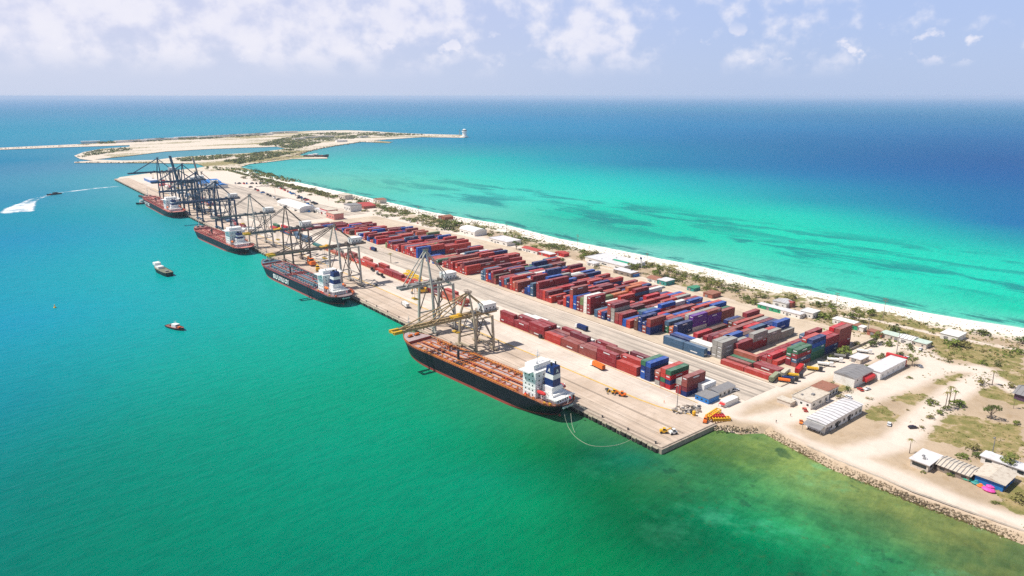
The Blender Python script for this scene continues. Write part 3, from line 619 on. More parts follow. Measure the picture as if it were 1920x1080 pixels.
pc = [paint('pipe_rose', (.55, .16, .13), .6, wear=.4), paint('pipe_wine', (.33, .06, .06), .6, wear=.4), rust]
ship((222.5, 829), R(3), 160, 23, 8.2, 'third black tanker with pink red deck and tall white bridge', ((.52, .20, .17), (.50, .24, .2)), (.008, .018, .028), (.45, .11, .10), pc, dict(x=38, w=17, l=13, h=15, gap=1.5, fl=6, fw=6, fh=6), 3, text_stern=('Sorla', 1.6, 0), clutter=2)
ship((228, 1143), R(0), 200, 25, 9, 'farthest dark green tanker with red deck, moored by the dark blue cranes', ((.50, .20, .17), (.45, .26, .22)), (.008, .03, .035), (.42, .11, .10), pc, dict(x=44, w=18, l=13, h=14, gap=2, fl=7, fw=7, fh=7), 4, text_side=('TUI TUR', 5.6, 40, 5, 1.3), clutter=2)

# ------------------------------------------------------------------ quay cranes
def crane(Y, pal, label, hb=35, ha=57, tip=-42, back=27, g=17, ys=24, X=243, boom_up=False, thick=1.0, style=0, lean=0., nm='quay_crane'):
    leg_m, boom_m, tip_m, cable_m = pal; root = empty(nm, (X, Y, 2.55), label=label, cat='crane', group='ship to shore cranes standing along the quay')
    y0, y1 = -ys / 2, ys / 2; lt = .62 * thick
    topx = 1.5
    legs = {}
    for xx, yy in ((0, y0), (0, y1), (g, y0), (g, y1)):
        ty = yy * .8 if xx == 0 else yy * .86; mb = MB(); mb.beam((xx, yy, 2.0), (xx, ty, hb + .8), lt, leg_m, lt * .88); L_ = mb.build('leg', root); legs[(xx, yy)] = ty
        mb = MB(); mb.box(xx - 1.1, xx + 1.1, yy - 3.3, yy + 3.3, .75, 2.0, leg_m)
        for k in (-2.4, -.9, .9, 2.4): mb.box(xx - .35, xx + .35, yy + k - .5, yy + k + .5, 0, .8, dark)
        mb.build('bogie', L_)
    for xx in (0, g): mb = MB(); mb.beam((xx, y0, 3.1), (xx, y1, 3.1), lt * .7, leg_m); mb.build('sill_beam', root)
    for yy in (y0, y1):
        k = .22; mb = MB(); zp = hb * .3
        mb.beam((0, yy * (1 - .06), zp), (g, yy * (1 - .04), zp), lt * .62, leg_m); mb.build('portal_beam', root)
        ty = legs[(0, yy)]; ty2 = legs[(g, yy)]
        mb = MB(); mb.beam((0, yy * .94, zp), (g / 2, (ty + ty2) / 2, hb), lt * .36, cable_m); mb.build('diagonal_brace', root)
        mb = MB(); mb.beam((g, yy * .95, zp), (g / 2, (ty + ty2) / 2, hb), lt * .36, cable_m); mb.build('diagonal_brace', root)
        mb = MB(); mb.beam((0, ty, hb), (g, ty2, hb), lt * .62, leg_m); mb.build('top_beam', root)
    for xx in (0, g):
        for zz in (hb,): ty = abs(legs[(xx, y0)]); mb = MB(); mb.beam((xx, -ty, zz), (xx, ty, zz), lt * .75, leg_m); mb.build('cross_beam', root)
    mb = MB(); mb.beam((g, y0 * .95, hb * .3), (g, y1 * .95, hb * .3), lt * .5, leg_m); mb.build('portal_beam', root)
    mb = MB(); mb.beam((g, y0 * .95, hb * .3), (g, y1 * .87, hb), lt * .3, cable_m); mb.build('diagonal_brace', root)
    # girder and boom: two box rails with cross ties
    hgz = hb + 1.1; bw = 2.6; br = .62 * thick
    def truss(name, x0, z0, x1, z1, mat, par=root, tie=4.5):
        mb = MB()
        for s in (-1, 1): mb.beam((x0, s * bw, z0), (x1, s * bw, z1), br, mat)
        L_ = math.hypot(x1 - x0, z1 - z0); n = int(L_ / tie)
        for i in range(n + 1):
            t_ = i / n; p = (x0 + (x1 - x0) * t_, z0 + (z1 - z0) * t_); mb.beam((p[0], -bw, p[1]), (p[0], bw, p[1]), .2, mat)
            if i < n: q_ = (x0 + (x1 - x0) * (i + 1) / n, z0 + (z1 - z0) * (i + 1) / n); mb.beam((p[0], -bw, p[1]), (q_[0], bw, q_[1]), .12, mat)
        return mb.build(name, par)
    truss('girder', -1.5, hgz, back, hgz, boom_m)
    if boom_up: bx, bz = -1.5 + tip * math.cos(R(80)), hgz + (-tip) * math.sin(R(80))
    else: bx, bz = tip, hgz
    bo = truss('boom', -1.8, hgz, bx, bz, boom_m)
    if not boom_up:
        mb = MB(); [mb.box(bx - 1.5, bx + 4.5, s * bw - .9, s * bw + .9, bz - .85, bz + .95, tip_m) for s in (-1, 1)]; mb.box(bx - 1.5, bx - .7, -bw, bw, bz - .5, bz + .5, tip_m); mb.build('boom_tip', bo)
        mb = MB()
        for s in (-1, 1): railing(mb, [(tip + 4, s * (bw + 1.1), hgz + .3), (-2, s * (bw + 1.1), hgz + .3)], 1.1, cable_m, .07, 3)
        mb.build('walkway', bo)
    # apex frame
    ax = .8; mb = MB()
    for yy in (y0, y1): ty = legs[(0, yy)]; mb.beam((0, ty, hb), (ax, math.copysign(1.4, yy), ha), lt * .8, leg_m, lt * .6)
    mb.beam((ax, -2.3, ha), (ax, 2.3, ha), .7, leg_m); mb.box(ax - 1.4, ax + 1.4, -2.6, 2.6, ha + .6, ha + .9, cable_m); railing(mb, [(ax - 1.4, -2.6, ha + .9), (ax + 1.4, -2.6, ha + .9), (ax + 1.4, 2.6, ha + .9), (ax - 1.4, 2.6, ha + .9)], 1.1, cable_m, .07, 1.5)
    mb.build('apex_frame', root)
    for s in (-1, 1):
        if not boom_up:
            for f_ in ((.88, .5) if abs(tip) > 50 else (.85,)): mb = MB(); mb.beam((ax, s * 1.5, ha), (tip * f_, s * bw, hgz + .6), .24 * thick, boom_m if style else cable_m); mb.build('forestay', root)
        mb = MB(); mb.beam((ax, s * 1.5, ha), (g + 3, s * bw, hgz + .6), .27 * thick, cable_m if not style else boom_m); mb.build('backstay', root)
    # machinery house
    mb = MB(); hx = g + 1.5; mb.box(hx - 6, hx + 7, -4.2, 4.2, hgz + .7, hgz + 1.1, steel); mb.box(hx - 4.5, hx + 5.5, -3.6, 3.6, hgz + 1.1, hgz + 5.6, white); mb.box(hx - 4.8, hx + 5.8, -3.9, 3.9, hgz + 5.6, hgz + 5.85, white)
    mh = mb.build('machinery_house', root)
    for k in (-2.4, .6, 3.4): mb = MB(); mb.box(hx + k - .5, hx + k + .5, -3.66, -3.6, hgz + 2.6, hgz + 3.6, glass); mb.build('window', mh)
    mb = MB(); mb.box(hx - 4.56, hx - 4.5, -1.5, 1.2, hgz + 1.6, hgz + 4.6, steel); mb.build('door', mh)
    mb = MB()
    for s in (-1, 1): railing(mb, [(hx - 6, s * 4.1, hgz + 1.1), (hx + 7, s * 4.1, hgz + 1.1)], 1.1, cable_m, .07, 2)
    railing(mb, [(hx + 7, -4.1, hgz + 1.1), (hx + 7, 4.1, hgz + 1.1)], 1.1, cable_m, .07, 2); mb.build('platform_railing', mh)
    # trolley with cab, headblock
    tx = -9 if not boom_up else 8; mb = MB(); mb.box(tx - 3, tx + 3, -3, 3, hgz - .2, hgz + 1.3, tip_m); tr = None
    mb.box(tx - 2.2, tx - .4, 3.4, 5.2, hgz - 3, hgz - .6, steel); tr = mb.build('trolley', root)
    mb = MB(); mb.box(tx - 2.3, tx - 2.2, 3.6, 5., hgz - 2.6, hgz - 1, glass); mb.build('cab_window', tr)
    mb = MB(); [mb.beam((tx + a_, b_, hgz), (tx + a_ * .8, b_ * 1.4, hgz - 9), .05, dark) for a_ in (-1, 1) for b_ in (-1.2, 1.2)]; mb.box(tx - 1.2, tx + 1.2, -3, 3, hgz - 9.7, hgz - 9, yellow); mb.build('spreader', tr)
    # cable reel, stairs on a leg
    mb = MB(); mb.lathe([(1.7, -.3), (1.7, .3)], steel, sides=12); mb.v = [(g + 1.4 + z, y0 * .6 + x, 5.2 + y) for x, y, z in mb.v]; mb.build('cable_reel', root)
    mb = MB(); n = 6
    for i in range(n):
        z_a, z_b = 2 + (hb - 2) * i / n, 2 + (hb - 2) * (i + 1) / n; sgn = 1 if i % 2 else -1; yy = y1 - (y1 - legs[(g, y1)]) * i / n
        mb.beam((g + 1.6, yy - 2.2 * sgn, z_a), (g + 1.6, yy + 2.2 * sgn, z_b), .28, cable_m); mb.box(g + .8, g + 2.4, yy + 2.2 * sgn - .8, yy + 2.2 * sgn + .8, z_b - .1, z_b, cable_m)
    mb.build('stairway', root)
    for k in range(3):
        mb = MB(); xx = (-6, 5, 12)[k]; mb.box(xx - 1, xx + 1, -2.2, 2.2, hgz + .65, hgz + 2.2, (tip_m, steel, cable_m)[k]); mb.build('sheave_block', root)
    return root
tan = paint('tan_crane', (.42, .34, .24), .55, wear=.35, scale=.3, streak=True); buff = paint('buff_boom', (.40, .28, .14), .55, wear=.5, scale=.4)
pale = paint('pale_grey_crane', (.42, .39, .34), .55, wear=.35, scale=.3, streak=True); brn = paint('brown_crane', (.16, .12, .095), .6, wear=.5)
slate = paint('slate_crane', (.11, .14, .15), .55, wear=.4, streak=True); dgr = paint('dark_grey_steel', (.09, .075, .065), .6, wear=.5); blue = paint('dark_blue_crane', (.014, .045, .10), .5, wear=.35, scale=.25); blue2 = paint('worn_blue_crane', (.03, .07, .12), .5, wear=.4)
crane(358, (tan, buff, yellow, brn), 'nearest tan crane with yellow boom tip, its boom over the bow of the nearest tanker', hb=23, ha=39, tip=-54, back=22, g=14, ys=20, X=244, thick=1.15, style=1)
crane(411, (pale, pale, steel, dgr), 'pale grey crane with short boom standing between the two nearest tankers', hb=33, ha=58, tip=-20, back=28, g=17, ys=22, X=245, thick=1.25, style=1)
crane(562, (pale, brn, yellow, brn), 'pale legged crane with long brown and yellow boom over the second nearest tanker', hb=35, ha=54, tip=-57, back=29, g=18, ys=25, X=244, thick=1.2)
crane(672, (brn, slate, yellow, dgr), 'brown A frame crane with slate grey boom behind the second nearest tanker', hb=34, ha=57, tip=-40, back=28, g=18, ys=25, thick=1.05)
crane(778, (pale, slate, steel, dgr), 'thin grey crane with slate boom just beyond the brown A frame crane', hb=35, ha=57, tip=-40, back=27, g=18, ys=26)
crane(905, (blue, blue, blue2, blue2), 'nearest dark blue crane, right beside the bow of the third tanker', hb=37, ha=60, tip=-47, back=28, g=18, ys=27, thick=1.5)
crane(993, (blue, blue2, blue, blue2), 'dark blue crane second in line beyond the third tanker', hb=41, ha=64, tip=-45, back=28, g=18, ys=27, thick=1.3)
crane(1060, (blue2, blue, blue, blue2), 'dark blue crane with lowered boom just before the raised boom one', hb=46, ha=70, tip=-40, back=30, g=20, ys=26, thick=1.3)
crane(1085, (blue2, blue2, blue, blue2), 'dark blue crane with its boom raised steeply, tallest at the far berth', hb=42, ha=60, tip=-38, back=22, g=18, ys=22, boom_up=True, thick=1.7)
crane(1212, (blue, blue, blue2, blue2), 'farthest dark blue crane, at the far end of the quay', hb=46, ha=68, tip=-42, back=27, g=18, ys=27, thick=1.3)
crane(1130, (pale, steel, steel, dgr), 'thin grey crane with raised boom behind the dark blue cranes', hb=30, ha=50, tip=-42, back=20, g=16, ys=20, X=285, boom_up=True, thick=.9)
# ------------------------------------------------------------------ containers
CC = {'maroon': (146, 40, 46), 'wine': (116, 40, 50), 'brick red': (180, 58, 48), 'red brown': (146, 72, 64), 'rust orange': (176, 92, 70), 'navy': (24, 44, 104), 'blue': (22, 76, 160), 'slate blue': (66, 96, 124),
      'green': (52, 106, 74), 'teal': (40, 108, 108), 'grey': (158, 154, 146), 'white': (226, 222, 214), 'orange': (196, 108, 62), 'scarlet': (190, 26, 38), 'brown': (96, 62, 50), 'purple': (104, 44, 140), 'olive': (112, 130, 84), 'black': (38, 40, 46), 'yellow': (226, 178, 30)}
CMAT = {}
for k, v in CC.items():
    m, t, b = newmat('container_' + k.replace(' ', '_')); c = srgb(v); o = t.n('ShaderNodeTexCoord').outputs['Object']; oi = t.n('ShaderNodeObjectInfo')
    n1 = t.noise(t.mapping(o, (.35, .35, .5)), 1, 5, .65); n2 = t.noise(t.mapping(o, (1.2, 1.2, .2)), 1.5, 4, .65)
    vv = t.n('ShaderNodeVectorMath', operation='ADD'); t.l(o, vv.inputs[0]); t.l(oi.outputs['Location'], vv.inputs[1]); n3 = t.noise(vv.outputs[0], .3, 4, .6)
    cc = t.mix(t.mapr(oi.outputs['Random'], 0, 1, 0, .5, False), c, tuple(min(1, x * .6 + .03) for x in c))
    cc = t.mix(t.mapr(n3, .45, .75, 0, .5), cc, tuple(min(1, x * .9 + .09) for x in c)); cc = t.mix(t.mapr(n2, .52, .75, 0, .5), cc, tuple(x * .45 + .01 for x in c))
    gn = t.n('ShaderNodeSeparateXYZ'); t.l(t.n('ShaderNodeNewGeometry').outputs['Normal'], gn.inputs[0])      # sunlight on the roofs painted in as a paler, dusty tone
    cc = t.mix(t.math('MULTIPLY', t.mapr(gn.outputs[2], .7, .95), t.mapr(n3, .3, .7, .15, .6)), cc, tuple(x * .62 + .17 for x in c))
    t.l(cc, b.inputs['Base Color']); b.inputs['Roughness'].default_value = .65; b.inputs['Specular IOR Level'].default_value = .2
    CMAT[k] = m
C_dark = paint('container_frame_shadow', (.05, .035, .03), .8, wear=.3)
C_logo = paint('container_logo_white', (.62, .62, .62), .6, wear=.3); C_bar = paint('lock_bar_grey', (.3, .27, .25), .5, wear=.3)
SX, SY, SZ = 1.353, 1.516, 1.09
def cont_mb(mb, L, mat, logo, cx=0, cy=0, z=0, rot=False, full=True, nofaces=False):
    W, Hh = 2.44, 2.58; b2 = MB(); hx, hy = L / 2, W / 2
    b2.box(-hx + .1, hx - .1, -hy + .1, hy - .1, .12, Hh - .03, mat)
    if full:
        for sx in (-1, 1):
            for sy in (-1, 1): b2.box(*sorted((sx * hx, sx * (hx - .2))), *sorted((sy * hy, sy * (hy - .2))), 0, Hh, mat)
        for z0, z1 in ((0, .18), (Hh - .16, Hh)):
            for sy in (-1, 1): b2.box(-hx + .2, hx - .2, *sorted((sy * (hy - .01), sy * (hy - .14))), z0, z1, mat)
            for sx in (-1, 1): b2.box(*sorted((sx * (hx - .01), sx * (hx - .14))), -hy + .2, hy - .2, z0, z1, mat)
        n = int(L / .62)
        for i in range(n):
            x = -hx + .45 + i * (L - .9) / max(1, n - 1)
            for sy in (-1, 1): b2.box(x - .09, x + .09, *sorted((sy * (hy - .1), sy * (hy - .045))), .2, Hh - .18, mat)
    if logo == 1:
        for sy in (-1, 1): b2.box(-hx * .35, hx * .3, *sorted((sy * (hy - .05), sy * (hy - .02))), 1.15, 1.85, C_logo)
        b2.box(-hx + .02, -hx + .1, -.75, .75, 1.3, 1.9, C_logo)
    elif logo == 2:
        for sy in (-1, 1): b2.box(hx * .45, hx * .8, *sorted((sy * (hy - .05), sy * (hy - .02))), 1.5, 2.1, C_logo)
        b2.box(-hx + .02, -hx + .1, -.2, .8, 1.5, 2.0, C_logo)
    b2.v = [(x * SX, y * SY, zz * SZ) for x, y, zz in b2.v]
    if rot: b2.v = [(-y, x, zz) for x, y, zz in b2.v]
    b2.v = [(x + cx, y + cy, zz + z) for x, y, zz in b2.v]
    o = len(mb.v); mb.v += b2.v; mm = [mb.mi(m_) for m_ in b2.mats]; mb.f += [tuple(i + o for i in f) for f in b2.f]; mb.m += [mm[k_] for k_ in b2.m]
CMESH = {}
def cmesh(L, colr, logo):
    k = (L, colr, logo)
    if k not in CMESH:
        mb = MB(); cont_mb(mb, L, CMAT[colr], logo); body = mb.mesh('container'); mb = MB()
        for y in (-.62, -.22, .22, .62): mb.box(L / 2 - .02, L / 2 + .05, y - .035, y + .035, .2, 2.4, C_bar)
        for y in (-1.02, .04): mb.box(L / 2 - .06, L / 2 - .01, y, y + .98, .22, 2.38, CMAT[colr])
        mb.v = [(x * SX, y * SY, zz * SZ) for x, y, zz in mb.v]; CMESH[k] = (body, mb.mesh('door'))
    return CMESH[k]
rc = random.Random(11)
REDS = ['maroon'] * 10 + ['wine'] * 4 + ['brick red'] * 9 + ['red brown'] * 7 + ['rust orange'] * 2 + ['navy'] * 8 + ['blue'] * 4 + ['slate blue'] * 3 + ['green'] * 1 + ['scarlet'] * 3 + ['grey', 'grey', 'white', 'brown']
MIX = REDS[:30] + ['navy'] * 4 + ['blue'] * 2 + ['slate blue'] * 2 + ['green'] * 2 + ['teal'] * 1 + ['scarlet'] * 3 + ['grey', 'white', 'orange', 'rust orange', 'olive', 'purple']
CONT = []     # dict(x, y, z, rot, L, color, label, score)
SX, SY, SZ = 1.353, 1.516, 1.09
def block(name, x0, y0, nx, ny, hts, pal, rot=False, L=12.19, same=.62, gapx=.45, gapy=.22, phrase=('stack', 'row')):
    """hts(i, j) -> number of tiers. i counts along +x, j along +y"""
    ox, oy = (2.66, 12.64) if rot else (12.64, 2.66); dx, dy = (2.44 * SY + gapy, L * SX + gapx) if rot else (L * SX + gapx, 2.44 * SY + gapy)
    mx, my = max(1, round(nx * ox / dx)), max(1, round(ny * oy / dy))
    Hm = np.array([[max(0, int(hts(int(i * nx / mx), int(j * ny / my)))) for j in range(my)] for i in range(mx)]); nx, ny = mx, my
    if ny > 9 and not rot: Hm[:, ny // 2] = 0
    last = None
    for j in range(ny):
        for i in range(nx):
            for k in range(Hm[i, j]):
                cl = last if (last and rc.random() < same) else rc.choice(pal); last = cl
                top = k == Hm[i, j] - 1; fx = i == 0 or Hm[i - 1, j] <= k; fy = j == 0 or Hm[i, j - 1] <= k; bx_ = i == nx - 1 or Hm[i + 1, j] <= k; by_ = j == ny - 1 or Hm[i, j + 1] <= k
                if not (top or fx or fy or bx_ or by_): continue
                X = x0 + dx * (i + .5); Y = y0 + dy * (j + .5); d2 = X * X + Y * Y
                ar = (top * L * 2.4 * .35 + fx * (L if rot else 2.4) * 2.6 * .5 + fy * (2.4 if rot else L) * 2.6 * .6)
                short = (not rot) and rc.random() < .12
                CONT.append(dict(x=X + rc.uniform(-.12, .12), y=Y + rc.uniform(-.04, .04), z=2.62 + 2.84 * k, rot=rot, L=L, c=cl, logo=rc.choice([0, 0, 0, 0, 1, 2]), s=ar / d2 * 1e4 * 4,
                    lab=f'{cl} container, tier {["one", "two", "three", "four", "five", "six"][k]}, {ordn(i)} {phrase[0]}, {ordn(j)} {phrase[1]} of the {name}'))
def rough(base, seed, amp=1.3, lx=1.6, ly=2.2):
    def f(i, j): return base(i, j) + .45 + amp * math.sin(i * 1.7 / lx + seed + 2.1 * math.sin(j * .9 / ly + seed)) * math.cos(j * 1.3 / ly * 1.7 + seed * 2 + i * .4) + rc.uniform(-.4, .4)
    return f
# nearest block, by the side lane: tall wall along the lane, a low row by the haul road
block('side lane block', 386, 206.5, 5, 3, lambda i, j: (4, 5, 4, 5, 6)[i] - (1 if j == 2 and i % 2 else 0) if not (i == 0 and j == 0) else 4, MIX, same=.2)
block('low corner block', 355, 206, 2, 3, lambda i, j: 1, ['brick red', 'maroon', 'red brown', 'brick red'], rot=True, L=12.19)
block('low second block', 361.5, 206.5, 1, 3, lambda i, j: 1 if j else 0, ['slate blue', 'navy', 'red brown'], rot=True)
block('green topped block', 366, 207, 3, 3, lambda i, j: (1, 2, 2)[i] if j else 1, ['green', 'brick red', 'maroon', 'rust orange', 'teal'], rot=True)
block('inner side lane block', 380, 215.6, 5, 6, rough(lambda i, j: 1.3 if i < 3 else 2.4, 3, .7), REDS)
block('grey corner stack', 361, 243.5, 1, 3, lambda i, j: 4, ['grey', 'olive', 'grey', 'grey'], same=.5)
block('two high roadside row', 355.5, 252.5, 2, 3, lambda i, j: 2, ['brick red', 'maroon', 'navy', 'red brown', 'slate blue', 'green'], rot=True)
block('third yard block', 374, 240.5, 6, 9, rough(lambda i, j: 3.0 - (i == 2) + (i == 5 and j < 4) * 1.4, 1.3, .8), REDS)
block('flat blue topped block', 362, 252.5, 3, 3, lambda i, j: 2 if j < 2 else 1, ['navy', 'rust orange', 'red brown', 'white', 'blue'], rot=True)
block('third block back', 376, 265.8, 5, 5, rough(lambda i, j: 1.7 if i < 2 else 2.8, 5.3, .9), REDS)
block('fourth yard block', 374.5, 289.5, 6, 11, rough(lambda i, j: 3.6 if j < 5 else 2.8, 4.1, 1.0), MIX)
block('fourth block front', 361.5, 303, 1, 6, rough(lambda i, j: 3.4, 2.1, .6), REDS)
block('fifth yard block', 361, 321.5, 7, 9, rough(lambda i, j: 2.6 if i else 4.2 - (j < 3) * 2, 6.2, 1.1), REDS + ['green', 'blue', 'green'])
block('sixth yard block', 361, 346.8, 7, 4, rough(lambda i, j: 1.8, 7.9, 1.0), REDS)
block('seventh yard block', 361, 362.5, 7, 12, rough(lambda i, j: 4.6 if (i == 0 and j < 9) else 2.9, 8.8, 1.1), MIX)
block('low maroon rows', 361, 396.5, 6, 2, rough(lambda i, j: 1.3, 3, .6), REDS[:30])
block('eighth yard block', 358.5, 404.5, 7, 15, rough(lambda i, j: 4.1 if i < 2 and 2 < j < 10 else 2.6, 9.1, 1.1), REDS)
block('ninth yard block', 357.5, 447, 7, 20, rough(lambda i, j: 3.4 if i < 3 else 2.5, 10.7, 1.2), REDS)
block('tenth yard block', 356, 522, 6, 16, rough(lambda i, j: 3.3, 12.3, 1.1), REDS[:34])
block('eleventh yard block', 356, 572, 6, 9, rough(lambda i, j: 1.9, 13.3, 1.1), REDS)
block('twelfth yard block', 356, 611, 6, 27, rough(lambda i, j: 3.0, 14.3, 1.0), MIX)
block('thirteenth yard block', 356, 699, 5, 22, rough(lambda i, j: 2.0, 15.3, 1.2), MIX)
block('farthest yard block', 356, 770, 4, 18, rough(lambda i, j: 1.4, 16.3, 1.1), REDS)
# quayside strip, long sides to the quay
block('strip near group', 297.5, 221, 2, 3, lambda i, j: (4, 3, 2)[j] if i == 0 else 2 + (j == 1), MIX, same=.1)
block('strip middle group', 298, 233, 2, 5, lambda i, j: ((4, 4, 3, 3, 4)[j] if i == 0 else (3, 2, 2, 3, 3)[j]), ['green', 'olive', 'brick red', 'navy', 'scarlet', 'rust orange', 'grey', 'maroon'], same=.15)
block('dark blue group', 298, 248, 2, 3, lambda i, j: 4 - i, ['navy', 'navy', 'blue', 'green', 'navy'], same=.3)
block('quayside strip row', 297.5, 258, 3, 11, lambda i, j: (2.6, 2.8, 3.2)[i] + .6 * math.sin(j * 2.3 + i), REDS[:30] + ['white', 'slate blue', 'grey'], rot=True, phrase=('line', 'length'))
block('strip back', 305.6, 258, 4, 10, lambda i, j: (2.9, 2.3, 1.9, 1.5)[i] + 1.0 * math.sin(j * 1.9 + i * 2), REDS[:30] + ['white', 'slate blue', 'white'], rot=True, phrase=('line', 'length'))
block('long quayside train', 297.5, 440, 2, 24, lambda i, j: 2.1 + .7 * math.sin(j * 1.7 + i), REDS[:32] + ['teal', 'green', 'olive'], rot=True, phrase=('line', 'length'))
block('long train back', 304, 446, 2, 20, lambda i, j: 1.5 + .8 * math.sin(j * 2.1 + i * 1.3), REDS + ['slate blue', 'orange', 'yellow', 'slate blue'], rot=True, phrase=('line', 'length'))
block('far quayside rows', 297, 760, 4, 9, lambda i, j: 1.3 + 1.1 * math.sin(j * 2.7 + i * 1.9), REDS + ['white', 'teal'], rot=True, phrase=('line', 'length'))
block('far low rows beside the thin grey crane', 268, 870, 3, 16, lambda i, j: 1.0 + .8 * math.sin(j * 2.3 + i * 1.9), ['rust orange', 'red brown', 'brick red', 'maroon', 'white', 'grey', 'slate blue'], rot=True, phrase=('line', 'length'))
block('far pink rows by the dark blue cranes', 286, 1120, 4, 26, lambda i, j: 1.0 + 1.1 * math.sin(j * 2.9 + i * 1.3), ['rust orange', 'red brown', 'brick red', 'scarlet', 'white', 'grey', 'slate blue', 'blue'], rot=True, phrase=('line', 'length'))
block('low yard rows before the far lanes', 300, 830, 8, 10, lambda i, j: .7 + .9 * math.sin(j * 2.1 + i * 2.3), REDS + ['white'] * 3, phrase=('stack', 'row'))
CONT.sort(key=lambda d: -d['s'])
NIND = 300
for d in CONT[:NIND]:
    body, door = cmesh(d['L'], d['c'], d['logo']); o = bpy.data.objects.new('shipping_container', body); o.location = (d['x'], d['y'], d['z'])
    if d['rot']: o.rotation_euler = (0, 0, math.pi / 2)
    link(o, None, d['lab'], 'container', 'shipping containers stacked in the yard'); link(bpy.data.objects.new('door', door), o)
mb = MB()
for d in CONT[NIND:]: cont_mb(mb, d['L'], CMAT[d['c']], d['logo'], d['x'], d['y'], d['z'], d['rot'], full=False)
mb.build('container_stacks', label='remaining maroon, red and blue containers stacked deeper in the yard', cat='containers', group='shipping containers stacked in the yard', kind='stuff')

# ------------------------------------------------------------------ buildings
plaster = paint('white_plaster', (.74, .71, .66), .85, wear=.45, scale=.5, dirt=(.45, .36, .28)); plaster2 = paint('dusty_plaster', (.58, .50, .42), .9, wear=.6, scale=.4)
tin = paint('pale_tin_roof', (.64, .62, .62), .5, wear=.4, scale=.3, dirt=(.36, .28, .22)); tin2 = paint('dusty_roof', (.56, .49, .40), .85, wear=.7, scale=.5, dirt=(.28, .2, .14)); gtin = paint('grey_tin_roof', (.24, .23, .23), .7, wear=.5); rtin = paint('red_tin_roof', (.42, .06, .05), .7, wear=.5)
gnt = paint('green_tarp', (.03, .30, .15), .6, wear=.4); tl = paint('teal_sheet', (.04, .26, .24), .6, wear=.4); bk = paint('brick_wall', (.36, .12, .08), .9, wear=.5); wood = paint('grey_wood', (.25, .20, .16), .9, wear=.6); brt = paint('rusty_roof', (.30, .13, .085), .8, wear=.7); pvc = paint('blue_sheet', (.02, .17, .48), .5, wear=.3)
def house(name, x0, x1, y0, y1, h, wall, roof, label, rt='flat', rk=.32, ribs=0, wins=(), doors=(), over=.4, awn=None, z=2.5, junk=0, seed=0, cat='building', group=None):
    rnd = random.Random(seed + int(x0)); cx, cy = (x0 + x1) / 2, (y0 + y1) / 2; a, b_ = (x1 - x0) / 2, (y1 - y0) / 2
    root = empty(name, (cx, cy, z), label=label, cat=cat, group=group)
    mb = MB(); mb.box(-a, a, -b_, b_, 0, h, wall); mb.build('wall', root); mb = MB()
    if rt == 'flat':
        mb.box(-a - over, a + over, -b_ - over, b_ + over, h, h + .25, roof); k = .3
        for p in ((-a - over, -a - over + k, -b_ - over, b_ + over), (a + over - k, a + over, -b_ - over, b_ + over), (-a - over + k, a + over - k, -b_ - over, -b_ - over + k), (-a - over + k, a + over - k, b_ + over - k, b_ + over)): mb.box(*p, h + .25, h + .6, roof)
    elif rt == 'slab': mb.box(-a - over, a + over, -b_ - over, b_ + over, h, h + .3, roof)
    elif rt in ('gx', 'gy', 'sx'):
        A, B = a + over, b_ + over; rh = min(a, b_) * rk
        if rt == 'gx': vs = [(-A, -B, h), (A, -B, h), (A, B, h), (-A, B, h), (-A, 0, h + rh), (A, 0, h + rh)]; fs = [(0, 1, 5, 4), (2, 3, 4, 5), (0, 4, 3), (1, 2, 5), (3, 2, 1, 0)]
        elif rt == 'gy': vs = [(-A, -B, h), (A, -B, h), (A, B, h), (-A, B, h), (0, -B, h + rh), (0, B, h + rh)]; fs = [(3, 0, 4, 5), (1, 2, 5, 4), (0, 1, 4), (2, 3, 5), (3, 2, 1, 0)]
        else: vs = [(-A, -B, h), (A, -B, h), (A, B, h + rh), (-A, B, h + rh), (-A, B, h), (A, B, h)]; fs = [(0, 1, 2, 3), (0, 3, 4), (1, 5, 2), (4, 5, 1, 0), (3, 2, 5, 4)]
        mb.add(vs, fs, roof)
        for i in range(ribs):
            u = -1 + 2 * (i + .5) / ribs
            if rt == 'gx': [mb.beam((A * u, s_ * B, h + .08), (A * u, 0, h + rh + .08), .12, gtin) for s_ in (-1, 1)]
            elif rt == 'sx': mb.beam((A * u, -B, h + .08), (A * u, B, h + rh + .08), .12, gtin)
            else: [mb.beam((s_ * A, B * u, h + .08), (0, B * u, h + rh + .08), .12, gtin) for s_ in (-1, 1)]
    elif rt == 'vault':
        n = 8; A, B = a + over, b_ + over; vs = []; 
        for i in range(n + 1): t_ = math.pi * i / n; vs += [(-A * math.cos(t_), -B, h + a * .35 * math.sin(t_)), (-A * math.cos(t_), B, h + a * .35 * math.sin(t_))]
        mb.add(vs, [(2 * i, 2 * i + 2, 2 * i + 3, 2 * i + 1) for i in range(n)] + [tuple(range(0, 2 * n + 2, 2))[::-1], tuple(range(1, 2 * n + 2, 2))], roof)
    ro = mb.build('roof', root)
    for i in range(junk):
        mb = MB(); u, v_ = rnd.uniform(-a * .8, a * .8), rnd.uniform(-b_ * .7, b_ * .7); s_ = rnd.uniform(.4, 1.1); mb.box(u - s_, u + s_, v_ - s_ * .7, v_ + s_ * .7, h + .25, h + .3 + s_ * .8, rnd.choice([gtin, tin, steel])); mb.build('roof_unit', ro)
    for side_, n, wz, ww_, wh_ in wins:
        for i in range(n):
            u = -1 + 2 * (i + .5) / n; mb = MB()
            if side_ == 'q': mb.box(-a - .05, -a + .05, b_ * u - ww_ / 2, b_ * u + ww_ / 2, wz, wz + wh_, glass)
            else: mb.box(a * u - ww_ / 2, a * u + ww_ / 2, -b_ - .05, -b_ + .05, wz, wz + wh_, glass)
            mb.build('window', root)
